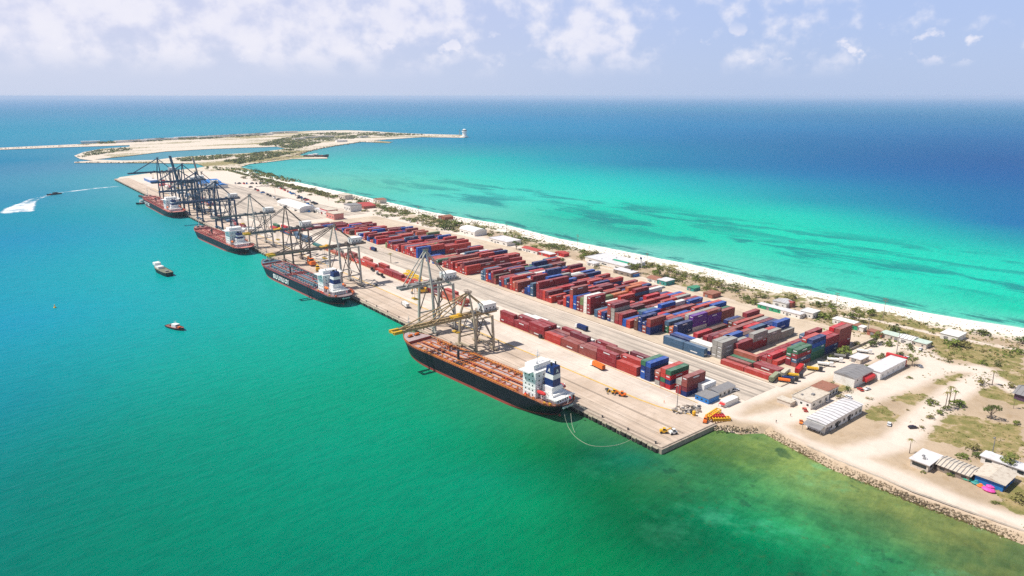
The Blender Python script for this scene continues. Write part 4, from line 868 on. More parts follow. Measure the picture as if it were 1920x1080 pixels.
    for side_, u, w_, hh, m_ in doors:
        mb = MB()
        if side_ == 'q': mb.box(-a - .07, -a + .05, b_ * u - w_ / 2, b_ * u + w_ / 2, 0, hh, m_)
        else: mb.box(a * u - w_ / 2, a * u + w_ / 2, -b_ - .07, -b_ + .05, 0, hh, m_)
        mb.build('door', root)
    if awn:
        side_, u0, u1, d_, m_ = awn; mb = MB()
        if side_ == 'q': mb.add([(-a, b_ * u0, h * .8), (-a, b_ * u1, h * .8), (-a - d_, b_ * u1, h * .6), (-a - d_, b_ * u0, h * .6), (-a, b_ * u0, h * .76), (-a, b_ * u1, h * .76), (-a - d_, b_ * u1, h * .56), (-a - d_, b_ * u0, h * .56)], [(0, 1, 2, 3), (7, 6, 5, 4), (3, 2, 6, 7), (0, 3, 7, 4), (2, 1, 5, 6)], m_); [mb.beam((-a - d_ + .2, b_ * q_, 0), (-a - d_ + .2, b_ * q_, h * .57), .08, steel) for q_ in (u0, u1)]
        else: mb.add([(a * u0, -b_, h * .8), (a * u1, -b_, h * .8), (a * u1, -b_ - d_, h * .6), (a * u0, -b_ - d_, h * .6), (a * u0, -b_, h * .3), (a * u1, -b_, h * .3), (a * u1, -b_ - d_, h * .3), (a * u0, -b_ - d_, h * .3)], [(3, 2, 1, 0), (3, 7, 6, 2), (0, 4, 7, 3), (2, 6, 5, 1)], m_)
        mb.build('awning', root)
    return root
house('striped_warehouse', 316.5, 354.5, 150.5, 160.5, 5.2, plaster, tin, 'long white warehouse with ribbed pale tin roof near the rocky shore', 'gx', .1, 11, wins=[('s', 9, 1.3, 1.5, 1.6)], doors=[('s', -.35, 2.6, 3.2, dark), ('s', .3, 2.6, 3.2, dark), ('s', -.85, 5, 2.4, gtin)], awn=('q', -.95, .95, 4, gtin), junk=0)
house('flat_roof_building', 337, 356, 169.5, 180.5, 4.2, plaster, tin2, 'sand coloured flat roofed white building with red car at its corner', wins=[('s', 3, 1.5, 2.2, 1.3), ('q', 3, 1.6, 1.2, 1.1)], junk=2)
house('ruined_annex', 331.5, 336.2, 178, 186, 2.4, plaster2, tin2, 'low roofless dusty annex left of the flat roofed white building', 'slab')
house('workshop', 357.2, 371, 172, 181.5, 3.8, plaster, brt, 'low workshop with brown dusty roof and open white front beside the dirt road', 'slab', wins=[('s', 4, .6, 2.2, 2.2)])
house('grey_roof_house', 383.5, 405.5, 169.2, 181.5, 6, plaster, gtin, 'white building with dark grey roof and red awning', 'gx', .2, 6, wins=[('s', 3, 3.6, 1.2, 1)], awn=('s', -.1, .9, 2.4, red))
house('long_white_shed', 407.5, 441, 165.5, 174.5, 4.8, W2, tin, 'long white shed with pale roof next to the grey roofed building', 'slab', wins=[('s', 5, 1.6, .7, 1.4)], doors=[('q', 0, 3, 3.6, tin)])
house('red_canopy', 441.8, 444, 166, 178, 5.2, red, red, 'narrow bright red structure at the end of the long white shed', 'slab', over=.1)
house('shore_kiosk', 317.5, 331, 103, 110.5, 3.6, plaster2, tin, 'small concrete building with patched pale roof and open dark front by the shore road', 'slab', wins=[('q', 1, 1.2, 6, 1.6), ('s', 2, 1.2, 2.2, 1.3)], junk=3, over=.7)
house('thatched_hut', 323, 333.5, 88.5, 101.5, 3, wood, tin2, 'long brown hut with grey weathered sheet roof between two shore buildings', 'gy', .2, 9, over=.8, wins=[('q', 3, 1, 2, 1)])
house('beach_bar', 325.5, 340, 76.5, 87.2, 3.6, pvc, tin2, 'tan roofed beach bar with bright blue front nearest the frame edge', 'gx', .25, 0, over=.9, wins=[('s', 3, .8, 2.4, 1.8)])
house('long_open_shed', 346.5, 353, 42, 92, 3.2, plaster, tin, 'long narrow shed with white roof running out of the right frame edge', 'slab', wins=[('q', 8, .9, 2.6, 1.6)], over=.6)
house('dark_cabin', 439, 455, 88, 107, 3.6, paint('plum_wall', (.10, .05, .09), .8), gtin, 'dark walled cabin with grey roof at the right frame edge', 'gy', .3, 8, over=1)
GB = 'low buildings along the beach strip'
BL = [ # px, py (near left base corner), sizeX, sizeY, h, wall, roof, type, label
 ((1097,489),30,54,4,plaster,tin,'flat','largest white flat roofed warehouse on the beach strip behind the green truck'),
 ((1150,512),10,22,4,wood,tin,'slab','long white roofed open shed just right of the green truck'),
 ((862,436),18,32,5,plaster,white,'vault','white vaulted hall on the beach strip farthest left beside dense bushes'),
 ((917,453),20,34,4.5,plaster,tin,'flat','white flat roofed building with red patch, left of the beach utility pole'),
 ((978,470),10,26,3.6,plaster,rtin,'gy','white walled building with bright red roof right of the dark tree'),
 ((1008,477),8,20,3.2,red,tin,'slab','long red hut with pale roof beside the outer road'),
 ((1040,478),8,14,3.4,red,rtin,'gx','short red roofed hut partly hidden by green bushes'),
 ((1100,497),8,10,3,plaster,tin,'slab','small white hut in front of the largest white warehouse'),
 ((1176,517),8,8,3.2,pvc,brt,'gx','small blue walled hut with rusty roof left of the big tree'),
 ((1212,527),12,12,3.2,plaster,brt,'gy','pinkish low hut right of the big tree'),
 ((1232,532),12,10,4,tl,tin,'slab','white roofed teal walled hut behind parked cars'),
 ((1318,556),12,9,3.6,bk,brt,'slab','square brick hut beside the teal junk heap'),
 ((1288,544),9,7,3,tl,gnt,'gx','green roofed hut beside the brick hut'),
 ((1420,577),6,26,3.2,gnt,tin,'slab','long white roofed shed with green wall on the outer road'),
 ((1463,589),7,16,3.4,plaster,tin,'slab','small white box building right of the green walled shed'),
 ((1500,592),10,10,4.2,plaster,white,'flat','white cube house with dark window behind low bushes'),
 ((1448,572),10,12,4,plaster,tin,'gx','white roofed cottage at the back of the beach strip'),
 ((1470,574),6,6,4,bk,rtin,'gy','tiny dark red gabled hut at the back of the strip'),
 ((1560,606),7,16,3.6,plaster,white,'slab','white truck like shed between green trees'),
 ((1576,612),6,12,3.4,gnt,brt,'slab','dark green walled hut with brown roof on the outer road'),
 ((1600,618),5,7,3.2,plaster,white,'slab','small white cabin right of the dark green hut'),
 ((1625,627),6,10,3,bk,brt,'slab','low brown brick hut by the yard corner pole'),
 ((1650,632),8,30,3.2,plaster2,paint('mint_roof', (.50, .58, .50), .7, wear=.5),'slab','long hut with pale mint roof right of the brown brick hut'),
 ((1683,641),10,9,3.6,plaster,white,'gy','white gabled cottage beside a large green bush'),
 ((1762,634),14,11,3.8,plaster,white,'slab','lone white house in the grass near the beach track'),
 ((1592,677),11,7,2.8,plaster2,tin,'slab','small grey shed hidden behind green trees south of the yard'),
 ((612,408),14,26,8,paint('pink_wall', (.60, .24, .2), .8),tin2,'flat','tall pink walled building left of the first yard rows'),
 ((600,399),14,30,7,red,tin2,'flat','bright red walled building behind the tall pink one'),
 ((645,394),18,22,9,plaster,gtin,'flat','white and dark glass office building at the far yard edge'),
 ((635,372),14,24,7,plaster2,tin2,'flat','pale grey block near the far road'),
 ((520,385),24,90,5,plaster,white,'vault','long white hall beyond the crane rows'),
 ((660,386),20,40,4,bk,rtin,'gx','row of red roofed sheds by the beach scrub far away'),
 ((590,397),16,46,5,plaster,tin,'slab','white roofed shed left of the red walled building'),
 ((700,378),12,22,5,plaster2,brt,'gx','rust roofed hut in the far scrub'),
 ((372,345),26,60,8,pvc,pvc,'gx','bright blue roofed hall between the dark blue cranes'),
 ((395,350),20,40,6,plaster,pvc,'gy','white hall with blue roof right of the dark blue cranes'),
 ((270,338),14,60,5,pvc,tin,'slab','long low blue and white shed near the far quay end'),
 ((822,410),14,16,4,bk,brt,'gx','reddish hut at the far beach side left of the vaulted hall')]
for i, (pt, sx, sy, h, wl, rf, rt, lab) in enumerate(BL):
    x, y = P(*pt); dd = math.hypot(x, y); det = dd < 620
    house('building', x, x + sx, y - sy, y, h, wl, rf, lab, rt, .25, 4 if rt in ('gx', 'gy') and det else 0, wins=[('q', max(1, int(sy / 5)), 1.1, 1.1, 1), ('s', max(1, int(sx / 5)), 1.1, 1.1, 1)] if det else [('q', 3, h * .3, sy * .12, h * .25)], doors=[('q', .3, 2.2, 2.4, gtin)], junk=3 if rt == 'flat' and sx > 20 else 0, seed=i, group=GB)
# warehouse names beside the strip on the quay
house('white_store', 308, 319, 217, 226, 5.4, W2, white, 'tall white box store at the near end of the quayside strip', 'slab', over=.05)
house('blue_office', 299.5, 309, 207.5, 216.5, 3, pvc, gtin, 'blue walled site office with grey flat roof at the strip end', 'slab', wins=[('q', 3, 1, 1.1, .9)], over=.15)
house('dark_roof_shed', 311, 327, 209.5, 214.5, 3.2, plaster, gtin, 'white shed with dark sloping roof and round dark openings beside the blue office', 'sx', .3, 0, wins=[('s', 4, .4, 1.6, 1.5)], over=.3)
house('red_stripe_shed', 303.5, 315, 199.3, 203, 2.8, plaster, white, 'low white shed with a red roof edge next to the round bush', 'slab', over=.1, awn=('q', -.9, .9, 1.5, red))

# ------------------------------------------------------------------ vehicles
def wheels(root, xs, hw, r, m=None):
    for x in xs:
        for s in (-1, 1): mb = MB(); mb.lathe([(r, -.13), (r, .13)], dark, sides=10); mb.v = [(x + a, s * hw + c, r + b_) for a, b_, c in mb.v]; mb.build('wheel', root)
def car(x, y, rz, colr, label, name='parked_car', group='cars parked around the port', cat='car', z=2.56, pickup=False):
    root = empty(name, (x, y, z), rz, label=label, cat=cat, group=group); pm = paint('car_' + '_'.join(str(int(c * 100)) for c in colr), colr, .25, wear=.05, spec=.6); mb = MB()
    pr = [(-2.2, .45), (-2.25, .8), (-2.1, .95), (2.0, .95), (2.25, .75), (2.2, .4)]; vs = [(a, s * .88, b_) for s in (-1, 1) for a, b_ in pr]; n = 6
    mb.add(vs, [tuple(range(n)), tuple(range(n, 2 * n))[::-1]] + [((i + 1) % n, i, n + i, n + (i + 1) % n) for i in range(n)], pm); mb.build('body', root)
    mb = MB(); a0, a1 = (-.3, 1.0) if pickup else (-1.7, 1.0)
    vs = [(a0 - .15, -.82, .95), (a1 + .35, -.82, .95), (a1 + .35, .82, .95), (a0 - .15, .82, .95), (a0 + .15, -.68, 1.45), (a1 - .35, -.68, 1.45), (a1 - .35, .68, 1.45), (a0 + .15, .68, 1.45)]
    mb.add(vs, [(0, 1, 5, 4), (1, 2, 6, 5), (2, 3, 7, 6), (3, 0, 4, 7)], glass); mb.build('window', root); mb = MB(); mb.box(a0 + .1, a1 - .3, -.7, .7, 1.45, 1.5, pm); mb.build('roof', root)
    wheels(root, (-1.4, 1.4), .8, .33)
    for s in (-1, 1): mb = MB(); mb.box(2.2, 2.27, s * .62 - .15, s * .62 + .15, .6, .75, white); mb.build('headlight', root)
    return root
def truck(x, y, rz, cabc, loadm, label, L=10, flat=False, name='truck', hl=2.6, group='trucks and trailers'):
    root = empty(name, (x, y, 2.56), rz, label=label, cat='truck', group=group); mb = MB(); mb.box(L / 2 - 2.1, L / 2, -1.2, 1.2, .6, 2.9, cabc, taper=.94); mb.build('cab', root); mb = MB(); mb.box(L / 2 - .05, L / 2 + .03, -1, 1, 1.7, 2.5, glass); mb.build('windscreen', root)
    mb = MB(); mb.box(-L / 2, L / 2 - 2.3, -1.15, 1.15, .9, 1.15, dark); mb.build('chassis', root)
    if not flat: mb = MB(); mb.box(-L / 2, L / 2 - 2.4, -1.25, 1.25, 1.15, 1.15 + hl, loadm); [mb.box(-L / 2 + k * 1.2, -L / 2 + k * 1.2 + .12, -1.3, 1.3, 1.2, 1.15 + hl + .04, loadm) for k in range(int((L - 2.6) / 1.2))]; mb.build('load_bed', root)
    wheels(root, (-L / 2 + 1.2, -L / 2 + 2.5, L / 2 - 1.2), 1.05, .5); return root
vw, vd, vr, vs_ = (.75, .75, .76), (.03, .012, .03), (.5, .05, .03), (.34, .37, .42)
def cp(px, py, rz, c, lab, **k): x, y = P(px, py); return car(x, y, rz, c, lab, **k)
cp(1667, 797, R(20), vw, 'white car parked on grass edge beside the dirt road'); cp(1711, 803, R(-30), vd, 'dark plum car on the dirt road edge'); cp(1724, 688, R(60), vs_, 'silver blue car beside the long white shed')
cp(1522, 804, R(100), vw, 'white car in front of the striped warehouse awning'); cp(1533, 808, R(100), vw, 'white van like car at the striped warehouse corner'); cp(1509, 770, R(45), vr, 'red car at the corner of the flat roofed white building')
cp(1502, 793, R(30), (.75, .2, .03), 'orange pickup left of the striped warehouse', pickup=True); cp(1626, 731, R(-10), vw, 'white pickup in front of the red awning', pickup=True); cp(1613, 732, R(60), vr, 'red car in front of the red awning')
cp(1726, 656, R(5), vw, 'white car on the upper dirt road among bushes'); cp(1379, 733, R(-20), vw, 'white car behind the round bush at the road bend'); cp(706, 535, R(60), (.02, .025, .03), 'black car parked alone on the quay behind the second tanker')
cp(1139, 733, R(60), (.02, .02, .025), 'black car beside the yellow machine on the quay line'); cp(1856, 853, R(0), vw, 'white car behind the long narrow shed')
for i, (px, py, c) in enumerate([(1230, 537, vw), (1243, 540, vs_), (1110, 496, vw), (1120, 499, vs_), (1700, 672, vw), (1690, 668, (.06, .07, .09)), (1545, 752, vw), (770, 417, vw), (783, 419, vr), (822, 424, vw), (1590, 746, vw)]):
    cp(px, py, R((60, 0, 80, 20)[i % 4]), c, f'small {"white" if c == vw else "red" if c == vr else "grey"} car, {ordn(i)} of the scattered cars from the beach huts on')
gm_ = paint('tarp_green', (.02, .36, .22), .5, wear=.2); x, y = P(1166, 499); truck(x, y, R(-90), white, gm_, 'white truck with a bright green cover parked before the largest white warehouse', 22, hl=4)
ol = paint('olive_cover', (.30, .32, .20), .8, wear=.4); bei = paint('beige_cover', (.55, .50, .38), .8, wear=.3)
for px, py, m_, L_, lab, rr in [(1452, 712, ol, 13, 'olive covered trailer at the near end of the trailer row', 12), (1472, 704, bei, 12, 'beige covered trailer behind the olive one', 12), (1499, 696, red, 13, 'white topped red trailer in the trailer row', 15)]:
    x, y = P(px, py); truck(x, y, R(rr), white, m_, lab, L_)
for px, py, m_, lab in [(1474, 717, orange, 'orange empty flat trailer nearest the road'), (1481, 713, navy, 'blue flat trailer beside the orange one'), (1490, 707, yellow, 'yellow orange flat trailer third from the road'), (1527, 695, yellow, 'yellow flatbed lying among pale sacks'), (1547, 686, white, 'pale trailer left of the green trees'), (1565, 678, white, 'white trailer amid scrap beside green trees'), (1578, 671, steel, 'grey trailer behind green trees'), (1620, 662, white, 'white long trailer beside small grey shed')]:
    x, y = P(px, py); r_ = truck(x, y, R(-60), dark if m_ is not white else white, m_, lab, 9, hl=.9)
x, y = P(1024, 636); truck(x, y, R(115), dark, steel, 'dark tractor with empty chassis beside the quayside strip', 11, flat=True)
x, y = P(1062, 664); 
for i, (px, py) in enumerate([(585, 520), (693, 508), (703, 515), (712, 520)]): x, y = P(px + 6, py); truck(x, y, R(80), [steel, dark, white, dark][i], steel, ['grey tractor by the second tanker', 'black tractor left of the quayside train', 'white tractor in line beside the quayside train', 'dark tractor last in line by the quayside train'][i], 8, flat=True)
for i, (px, py, rr, m_, lb) in enumerate([(1090, 618, 88, navy, 'blue truck driving on the haul road'), (1255, 690, 92, white, 'white truck on the haul road near its bend'), (960, 540, 90, red, 'red truck on the haul road beside the yard blocks'), (1010, 700, 70, steel, 'grey truck on the quay between the tanker and the strip'), (1120, 690, 85, orange, 'orange truck on the pale inner quay lane'), (870, 500, 91, white, 'white truck far along the haul road'), (700, 470, 90, navy, 'dark truck on the haul road beside the farther blocks'), (760, 575, 80, white, 'white truck on the quay left of the pale grey crane')]):
    x, y = P(px, py); truck(x, y, R(rr), [white, orange, red, steel][i % 4], m_, lb, 12, flat=i % 3 == 2)
# dark and white vehicles in long lines on the far terminal
def tiny_car(col_): mb = MB(); mb.box(-2.4, 2.4, -1, 1, .3, 1.4, col_, taper=.95); mb.box(-1.3, 1.2, -.85, .85, 1.4, 2.1, glass, taper=.85); return mb.mesh('vehicle')
tc_ = [tiny_car(dark), tiny_car(white), tiny_car(red), tiny_car(pvc)]; k = 0
for a, b_, n, lb in [((512, 348), (598, 386), 16, 'line along the far beach road'), ((470, 352), (560, 392), 12, 'line down the middle of the far lanes'), ((440, 345), (510, 345), 9, 'bent line near the far scrub'), ((555, 396), (640, 402), 10, 'line before the first yard rows'), ((560, 372), (610, 405), 9, 'loose line beside the long white hall'), ((300, 338), (360, 352), 10, 'line beside the farthest crane')]:
    for i in range(n):
        t_ = (i + rc.uniform(-.25, .25)) / n; x, y = P(a[0] + (b_[0] - a[0]) * t_, a[1] + (b_[1] - a[1]) * t_); q_ = rc.choice([0, 0, 0, 1, 2, 3]); o = bpy.data.objects.new('parked_vehicle', tc_[q_]); o.location = (x, y, 2.62); o.rotation_euler = (0, 0, rc.choice([0, 1.57, 1.2])); o.scale = (1.5, 1.5, 1.5)
        link(o, None, f'{["dark", "white", "red", "blue"][q_]} vehicle, {ordn(i)} in the {lb}', 'vehicle', 'vehicles parked in lines on the far terminal')

# machines and gear on the quay
def machine(px, py, rz, m_, label, name='loader', s=1., arm=True):
    x, y = P(px, py); root = empty(name, (x, y, 2.56), rz, label=label, cat='machine', group='yellow and orange machines on the quay'); mb = MB(); mb.box(-2.2 * s, 2.2 * s, -1.2 * s, 1.2 * s, .7 * s, 1.8 * s, m_); mb.box(-2.1 * s, -.6 * s, -1 * s, 1 * s, 1.8 * s, 2.3 * s, m_); mb.build('body', root)
    mb = MB(); mb.box(-.4 * s, 1 * s, -.9 * s, .9 * s, 1.8 * s, 3.2 * s, glass); mb.box(-.5 * s, 1.1 * s, -1 * s, 1 * s, 3.2 * s, 3.35 * s, m_); mb.build('cab', root); wheels(root, (-1.5 * s, 1.5 * s), 1.1 * s, .75 * s)
    if arm: mb = MB(); mb.beam((1.5 * s, 0, 1.8 * s), (4.2 * s, 0, 3.4 * s), .25 * s, m_); mb.beam((4.2 * s, 0, 3.4 * s), (5 * s, 0, 1. * s), .2 * s, m_); mb.build('arm', root); mb = MB(); mb.box(4.5 * s, 5.5 * s, -1 * s, 1 * s, .3 * s, 1 * s, steel, taper=.6); mb.build('bucket', root)
    return root
yb = paint('machine_yellow', (.78, .42, .02), .45, wear=.3)
machine(1244, 812, R(-40), yb, 'yellow loader near the pier corner', s=.85); machine(1262, 814, R(-20), white, 'white and grey machine next to the yellow loader at the pier corner', s=.85, arm=False)
machine(1152, 738, R(150), yb, 'small yellow machine second in the row on the quay line', s=.8); machine(1167, 743, R(120), orange, 'orange forklift at the end of the small machine row', s=.9); machine(1322, 792, R(30), orange, 'orange loader at the foot of the yellow frames', s=.8)
machine(585, 498, R(90), orange, 'tall orange reach stacker beside the second tanker', s=2.2); machine(596, 508, R(70), yb, 'yellow reach stacker beside the second tanker', s=1.6); machine(792, 549, R(160), yb, 'yellow container handler before the quayside train', s=1.8)
def frame_gear(px, py, rz, m_, label, L=13, hgt=2.6):
    x, y = P(px, py); mb = MB()
    for s in (-1, 1): mb.beam((-L / 2, s * 1.2, hgt), (L / 2, s * 1.2, hgt), .3, m_); mb.beam((-L / 2, s * 1.2, .4), (L / 2, s * 1.2, .4), .3, m_)
    for i in range(7): u = -L / 2 + L * i / 6; mb.beam((u, -1.2, .4), (u, -1.2, hgt), .2, m_); mb.beam((u, 1.2, .4), (u, 1.2, hgt), .2, m_); mb.beam((u, -1.2, hgt), (u, 1.2, hgt), .2, m_)
    o = mb.build('spreader_frame', label=label, cat='lifting frame', group='steel lifting frames lying on the pier'); o.location = (x, y, 2.56); o.rotation_euler = (0, 0, rz)
frame_gear(1337, 780, R(8), yb, 'long yellow steel frame near the rock corner', 12, 2); frame_gear(1352, 788, R(-35), yb, 'yellow frame lying lower beside the rocks', 9, 1.4); frame_gear(1345, 785, R(-40), red, 'short red frame between the yellow frames', 7, 1.8)
for i, (px, py) in enumerate([(765, 520), (775, 527), (788, 533), (770, 515), (782, 523)]): frame_gear(px, py, R(90), paint('bright_yellow', (.8, .52, .01), .5, wear=.2), f'bright yellow steel frame, {ordn(i)} of the heap behind the quayside strip', 12, 3)
# poles
def pole(px, py, h, label, kind='utility', z=2.5):
    x, y = P(px, py); nm, ct = ('utility_pole', 'pole') if kind == 'utility' else ('street_lamp', 'lamp'); root = empty(nm, (x, y, z), label=label, cat=ct, group='poles along the beach road' if kind == 'utility' else 'tall lamp posts'); mb = MB(); mb.beam((0, 0, 0), (0, 0, h), .24, wood if kind == 'utility' else steel, .15, 6); mb.build('pole', root)
    if kind == 'utility':
        for k_ in (0, 1.6): mb = MB(); mb.beam((-.2, -1.9, h - .6 - k_), (-.2, 1.9, h - .6 - k_), .13, wood); [mb.box(-.3, -.1, v_ - .1, v_ + .1, h - .5 - k_, h - .1 - k_, dark) for v_ in (-1.7, -.8, .8, 1.7)]; mb.build('crossarm', root)
    else: mb = MB(); mb.beam((0, 0, h), (-1.8, 0, h + .2), .08, steel); mb.box(-2.6, -1.4, -.25, .25, h + .05, h + .3, steel); mb.build('lamp_head', root)
for px, py, h, lb in [(1655, 602, 18, 'tallest wooden utility pole beside the beach sand'), (1083, 461, 13, 'utility pole with crossarms by the beach left of the white warehouse'), (950, 439, 13, 'far utility pole at the beach above the vaulted hall'), (1213, 494, 11, 'utility pole right of the leaning blue sign'), (1568, 571, 10, 'thin utility pole standing on the open beach'), (785, 402, 12, 'farthest utility pole by the scrub'), (516, 362, 20, 'pole on the far terminal beside the long white hall'), (616, 376, 12, 'pole beside the far beach road')]: pole(px, py, h, lb)
for px, py, h, lb in [(1680, 668, 17, 'tall dark lamp post behind the long white shed'), (1627, 622, 11, 'lamp post at the far right corner of the container yard'), (1269, 768, 14, 'thin lamp post on the quay near the pier end'), (1861, 848, 8, 'white lamp post behind the long narrow shed')]: pole(px, py, h, lb, 'lamp')
x, y = P(1203, 502); root = empty('leaning_sign', (x, y, 2.5), label='tall leaning white and blue sign board behind the beach warehouse', cat='sign'); mb = MB(); mb.beam((0, 0, 0), (-1.5, 0, 9), .7, white, 1.2, 4, .3); mb.build('board', root); mb = MB(); mb.beam((-1.5, 0, 9), (-1.8, 0, 10.8), 1.2, navy, 1., 4, .3); mb.build('top_panel', root)
# yellow quay lines, kerbs and walls of the yard
yl = paint('worn_yellow_line', (.62, .40, .10), .8, wear=.7, scale=.6)
def strip(name, pts, w_, z, mat, z0=None, kind='structure', **k):
    mb = MB()
    for (x1, y1), (x2, y2) in zip(pts[:-1], pts[1:]):
        d_ = math.hypot(x2 - x1, y2 - y1); nx, ny = -(y2 - y1) / d_ * w_ / 2, (x2 - x1) / d_ * w_ / 2; c_ = [(x1 + nx, y1 + ny), (x1 - nx, y1 - ny), (x2 - nx, y2 - ny), (x2 + nx, y2 + ny)]
        if z0 is None: mb.add([(*p, z) for p in c_], [(0, 1, 2, 3)], mat)
        else: mb.prism(c_, z0, z, mat)
    return mb.build(name, kind=kind, **k)
ql = [(268.6, 1400), (270.6, 400), (273.1, 300), (274.6, 235), (276, 222), (279, 211), (282, 205.6)]
strip('yellow_quay_line', ql, .9, 2.72, yl, 2.5)
strip('yellow_lane_line', [(296.4, 212), (296.9, 400), (296.9, 900)], .5, 2.66, yl)
strip('yard_kerb', [(352.4, 196.2), (478, 196.2)], .5, 2.95, M_wall, 2.5); strip('yard_kerb', [(352.2, 204), (352.4, 880)], .35, 2.8, M_wall, 2.5)
w_ = strip('low_wall', [(432, 200.5), (481, 200.8), (482, 203)], .4, 4.2, M_wall, 2.5, kind='thing', label='low dark concrete wall closing the end of the container yard', cat='wall')
strip('quay_kerb', [(241.2, 191.2), (241.2, 1610)], .5, 2.85, M_wall, 2.52); strip('quay_kerb', [(241.6, 191.2), (282.5, 191.2)], .5, 2.85, M_wall, 2.52)
strip('shore_kerb', [(x + 6, y) for x, y in ROCKS[5:]], .45, 3.0, plaster2, 2.3)
rail = paint('rail_steel', (.10, .08, .065), .5, metal=.3, wear=.5)
for x_ in (243.6, 244.4, 261.2, 262.0): strip('crane_rail', [(x_, 194), (x_, 1400)], .22, 2.60, rail)
strip('drain_channel', [(252, 194), (252, 1400)], .4, 2.585, M_wall)
for k_ in range(40): strip('bay_line', [(284 + (k_ % 2) * 3, 212 + k_ * 16), (295, 212 + k_ * 16)], .25, 2.64, white)
# fenders and piles along the quay face
fb = paint('fender_rubber', (.03, .028, .025), .9, wear=.3); fw_ = paint('fender_pale', (.42, .36, .26), .9, wear=.6)
def fender_mesh(pale):
    mb = MB(); mb.box(-.9, 0, -1.2, 1.2, .2, 2.2, fw_ if pale else fb); mb.box(-1.1, -.9, -.9, .9, .4, 1.9, fb); mb.box(-.75, 0, -1.5, 1.5, 2.2, 2.5, fw_); mb.box(-.5, 0, -.5, .5, -3, .2, M_wall); return mb.mesh('fender')
fm = [fender_mesh(0), fender_mesh(1)]; i = 0; y = 193.5
while y < 1600 and i < 285:
    o = bpy.data.objects.new('quay_fender', fm[i % 3 == 1]); o.location = (239.95, y, 0); link(o, None, f'dark quay fender, {ordn(i)} from pier corner', 'fender', 'fenders along the quay face'); y += 3.4 if y < 700 else 8; i += 1
mb = MB(); mb.lathe([(.5, 0), (.32, .25), (.3, .7), (.55, .85), (.5, 1.1)], dark, sides=8); bm_ = mb.mesh('bollard'); i = 0; y = 196
while y < 900: o = bpy.data.objects.new('mooring_bollard', bm_); o.location = (242.6, y, 2.55); link(o, None, f'black mooring bollard, {ordn(i)} from the pier corner along the quay edge', 'bollard', 'mooring bollards on the quay edge'); y += 18; i += 1
# rubble heap behind the thin lamp post
mb = MB(); rr_ = random.Random(5)
for _ in range(70): x, y = P(rr_.uniform(1262, 1312), rr_.uniform(762, 776)); s_ = rr_.uniform(.3, 1.1); mb.box(x - s_, x + s_, y - s_ * .6, y + s_ * .6, 2.55, 2.6 + s_ * .7, rr_.choice([M_wall, steel, wood, dark, plaster2]), rz=rr_.uniform(0, 3))
mb.build('rubble_heap', label='heap of grey rubble and scrap on the pier near the thin lamp post', cat='rubble', kind='stuff')
# floating junk, inflatables and small stalls by the beach bar
pinkm = paint('pink_plastic', (.75, .08, .38), .4, wear=.1)
for px, py, m_, s_, lb in [(1853, 921, pinkm, 1.5, 'bright pink inflatable in front of the blue beach bar'), (1857, 914, pinkm, 1.0, 'smaller pink inflatable behind the bright pink one'), (1838, 913, orange, .9, 'orange inflatable beside the pink ones'), (1829, 908, tl, 1.1, 'turquoise drum at the left corner of the blue beach bar'), (1812, 900, gm_, 1.3, 'bright green water tank beside the brown hut'), (1905, 885, pvc, 1.6, 'blue boat hull on grass before the long narrow shed')]:
    x, y = P(px, py); mb = MB(); mb.lathe([(.2, 0), (1, .2), (1.2, .7), (.9, 1.2), (.3, 1.4)], m_, sides=10); mb.lathe([(.3, 1.4), (.55, 1.7), (.3, 2.1)], m_, (.3, 0, 0), 8); o = mb.build('plastic_float', label=lb, cat='float', group='coloured floats and tanks by the beach bar'); o.location = (x, y, 2.52); o.scale = (s_, s_ * 1.5, s_ * .8)

for (px, py), tx, sz_, lb in [((598, 478), 'Yorio', 15, 'dark script lettering painted on the quay beside the second tanker'), ((497, 349), 'STP', 16, 'dark painted letters on the far lanes near the scrub')]:
    x, y = P(px, py); me_ = text_mesh(tx, sz_, .01, .3); me_.transform(Matrix.Rotation(-YAW - R(12), 4, 'Z') @ Matrix.Scale(2.2, 4, (0, 1, 0))); me_.materials.clear(); me_.materials.append(dark); o = bpy.data.objects.new('painted_lettering', me_); o.location = (x, y, 2.75); link(o, None, lb, 'lettering')
# ------------------------------------------------------------------ plants
def leafmat(name, c, c2):
    m, t, b = newmat(name); g = t.n('ShaderNodeNewGeometry').outputs['Position']; n = t.noise(g, .45, 4, .6); n2 = t.noise(g, 3, 2, .6); oi = t.n('ShaderNodeObjectInfo')
    k = t.mix(t.mapr(n, .38, .64), c, c2); k = t.mix(t.mapr(n2, .5, .7, 0, .5), k, tuple(x * 1.7 for x in c2)); k = t.mix(t.mapr(oi.outputs['Random'], 0, 1, 0, .45, False), k, (.17, .15, .045))
    t.l(k, b.inputs['Base Color']); b.inputs['Roughness'].default_value = .7; b.inputs['Specular IOR Level'].default_value = .2; return m
LV = [leafmat('foliage_green', (.085, .125, .02), (.17, .21, .035)), leafmat('foliage_dark', (.05, .08, .02), (.10, .135, .03)), leafmat('foliage_olive', (.16, .15, .045), (.24, .21, .07)), leafmat('foliage_dry', (.30, .22, .09), (.20, .18, .06))]
bark = paint('bark', (.16, .12, .09), .9, wear=.5)
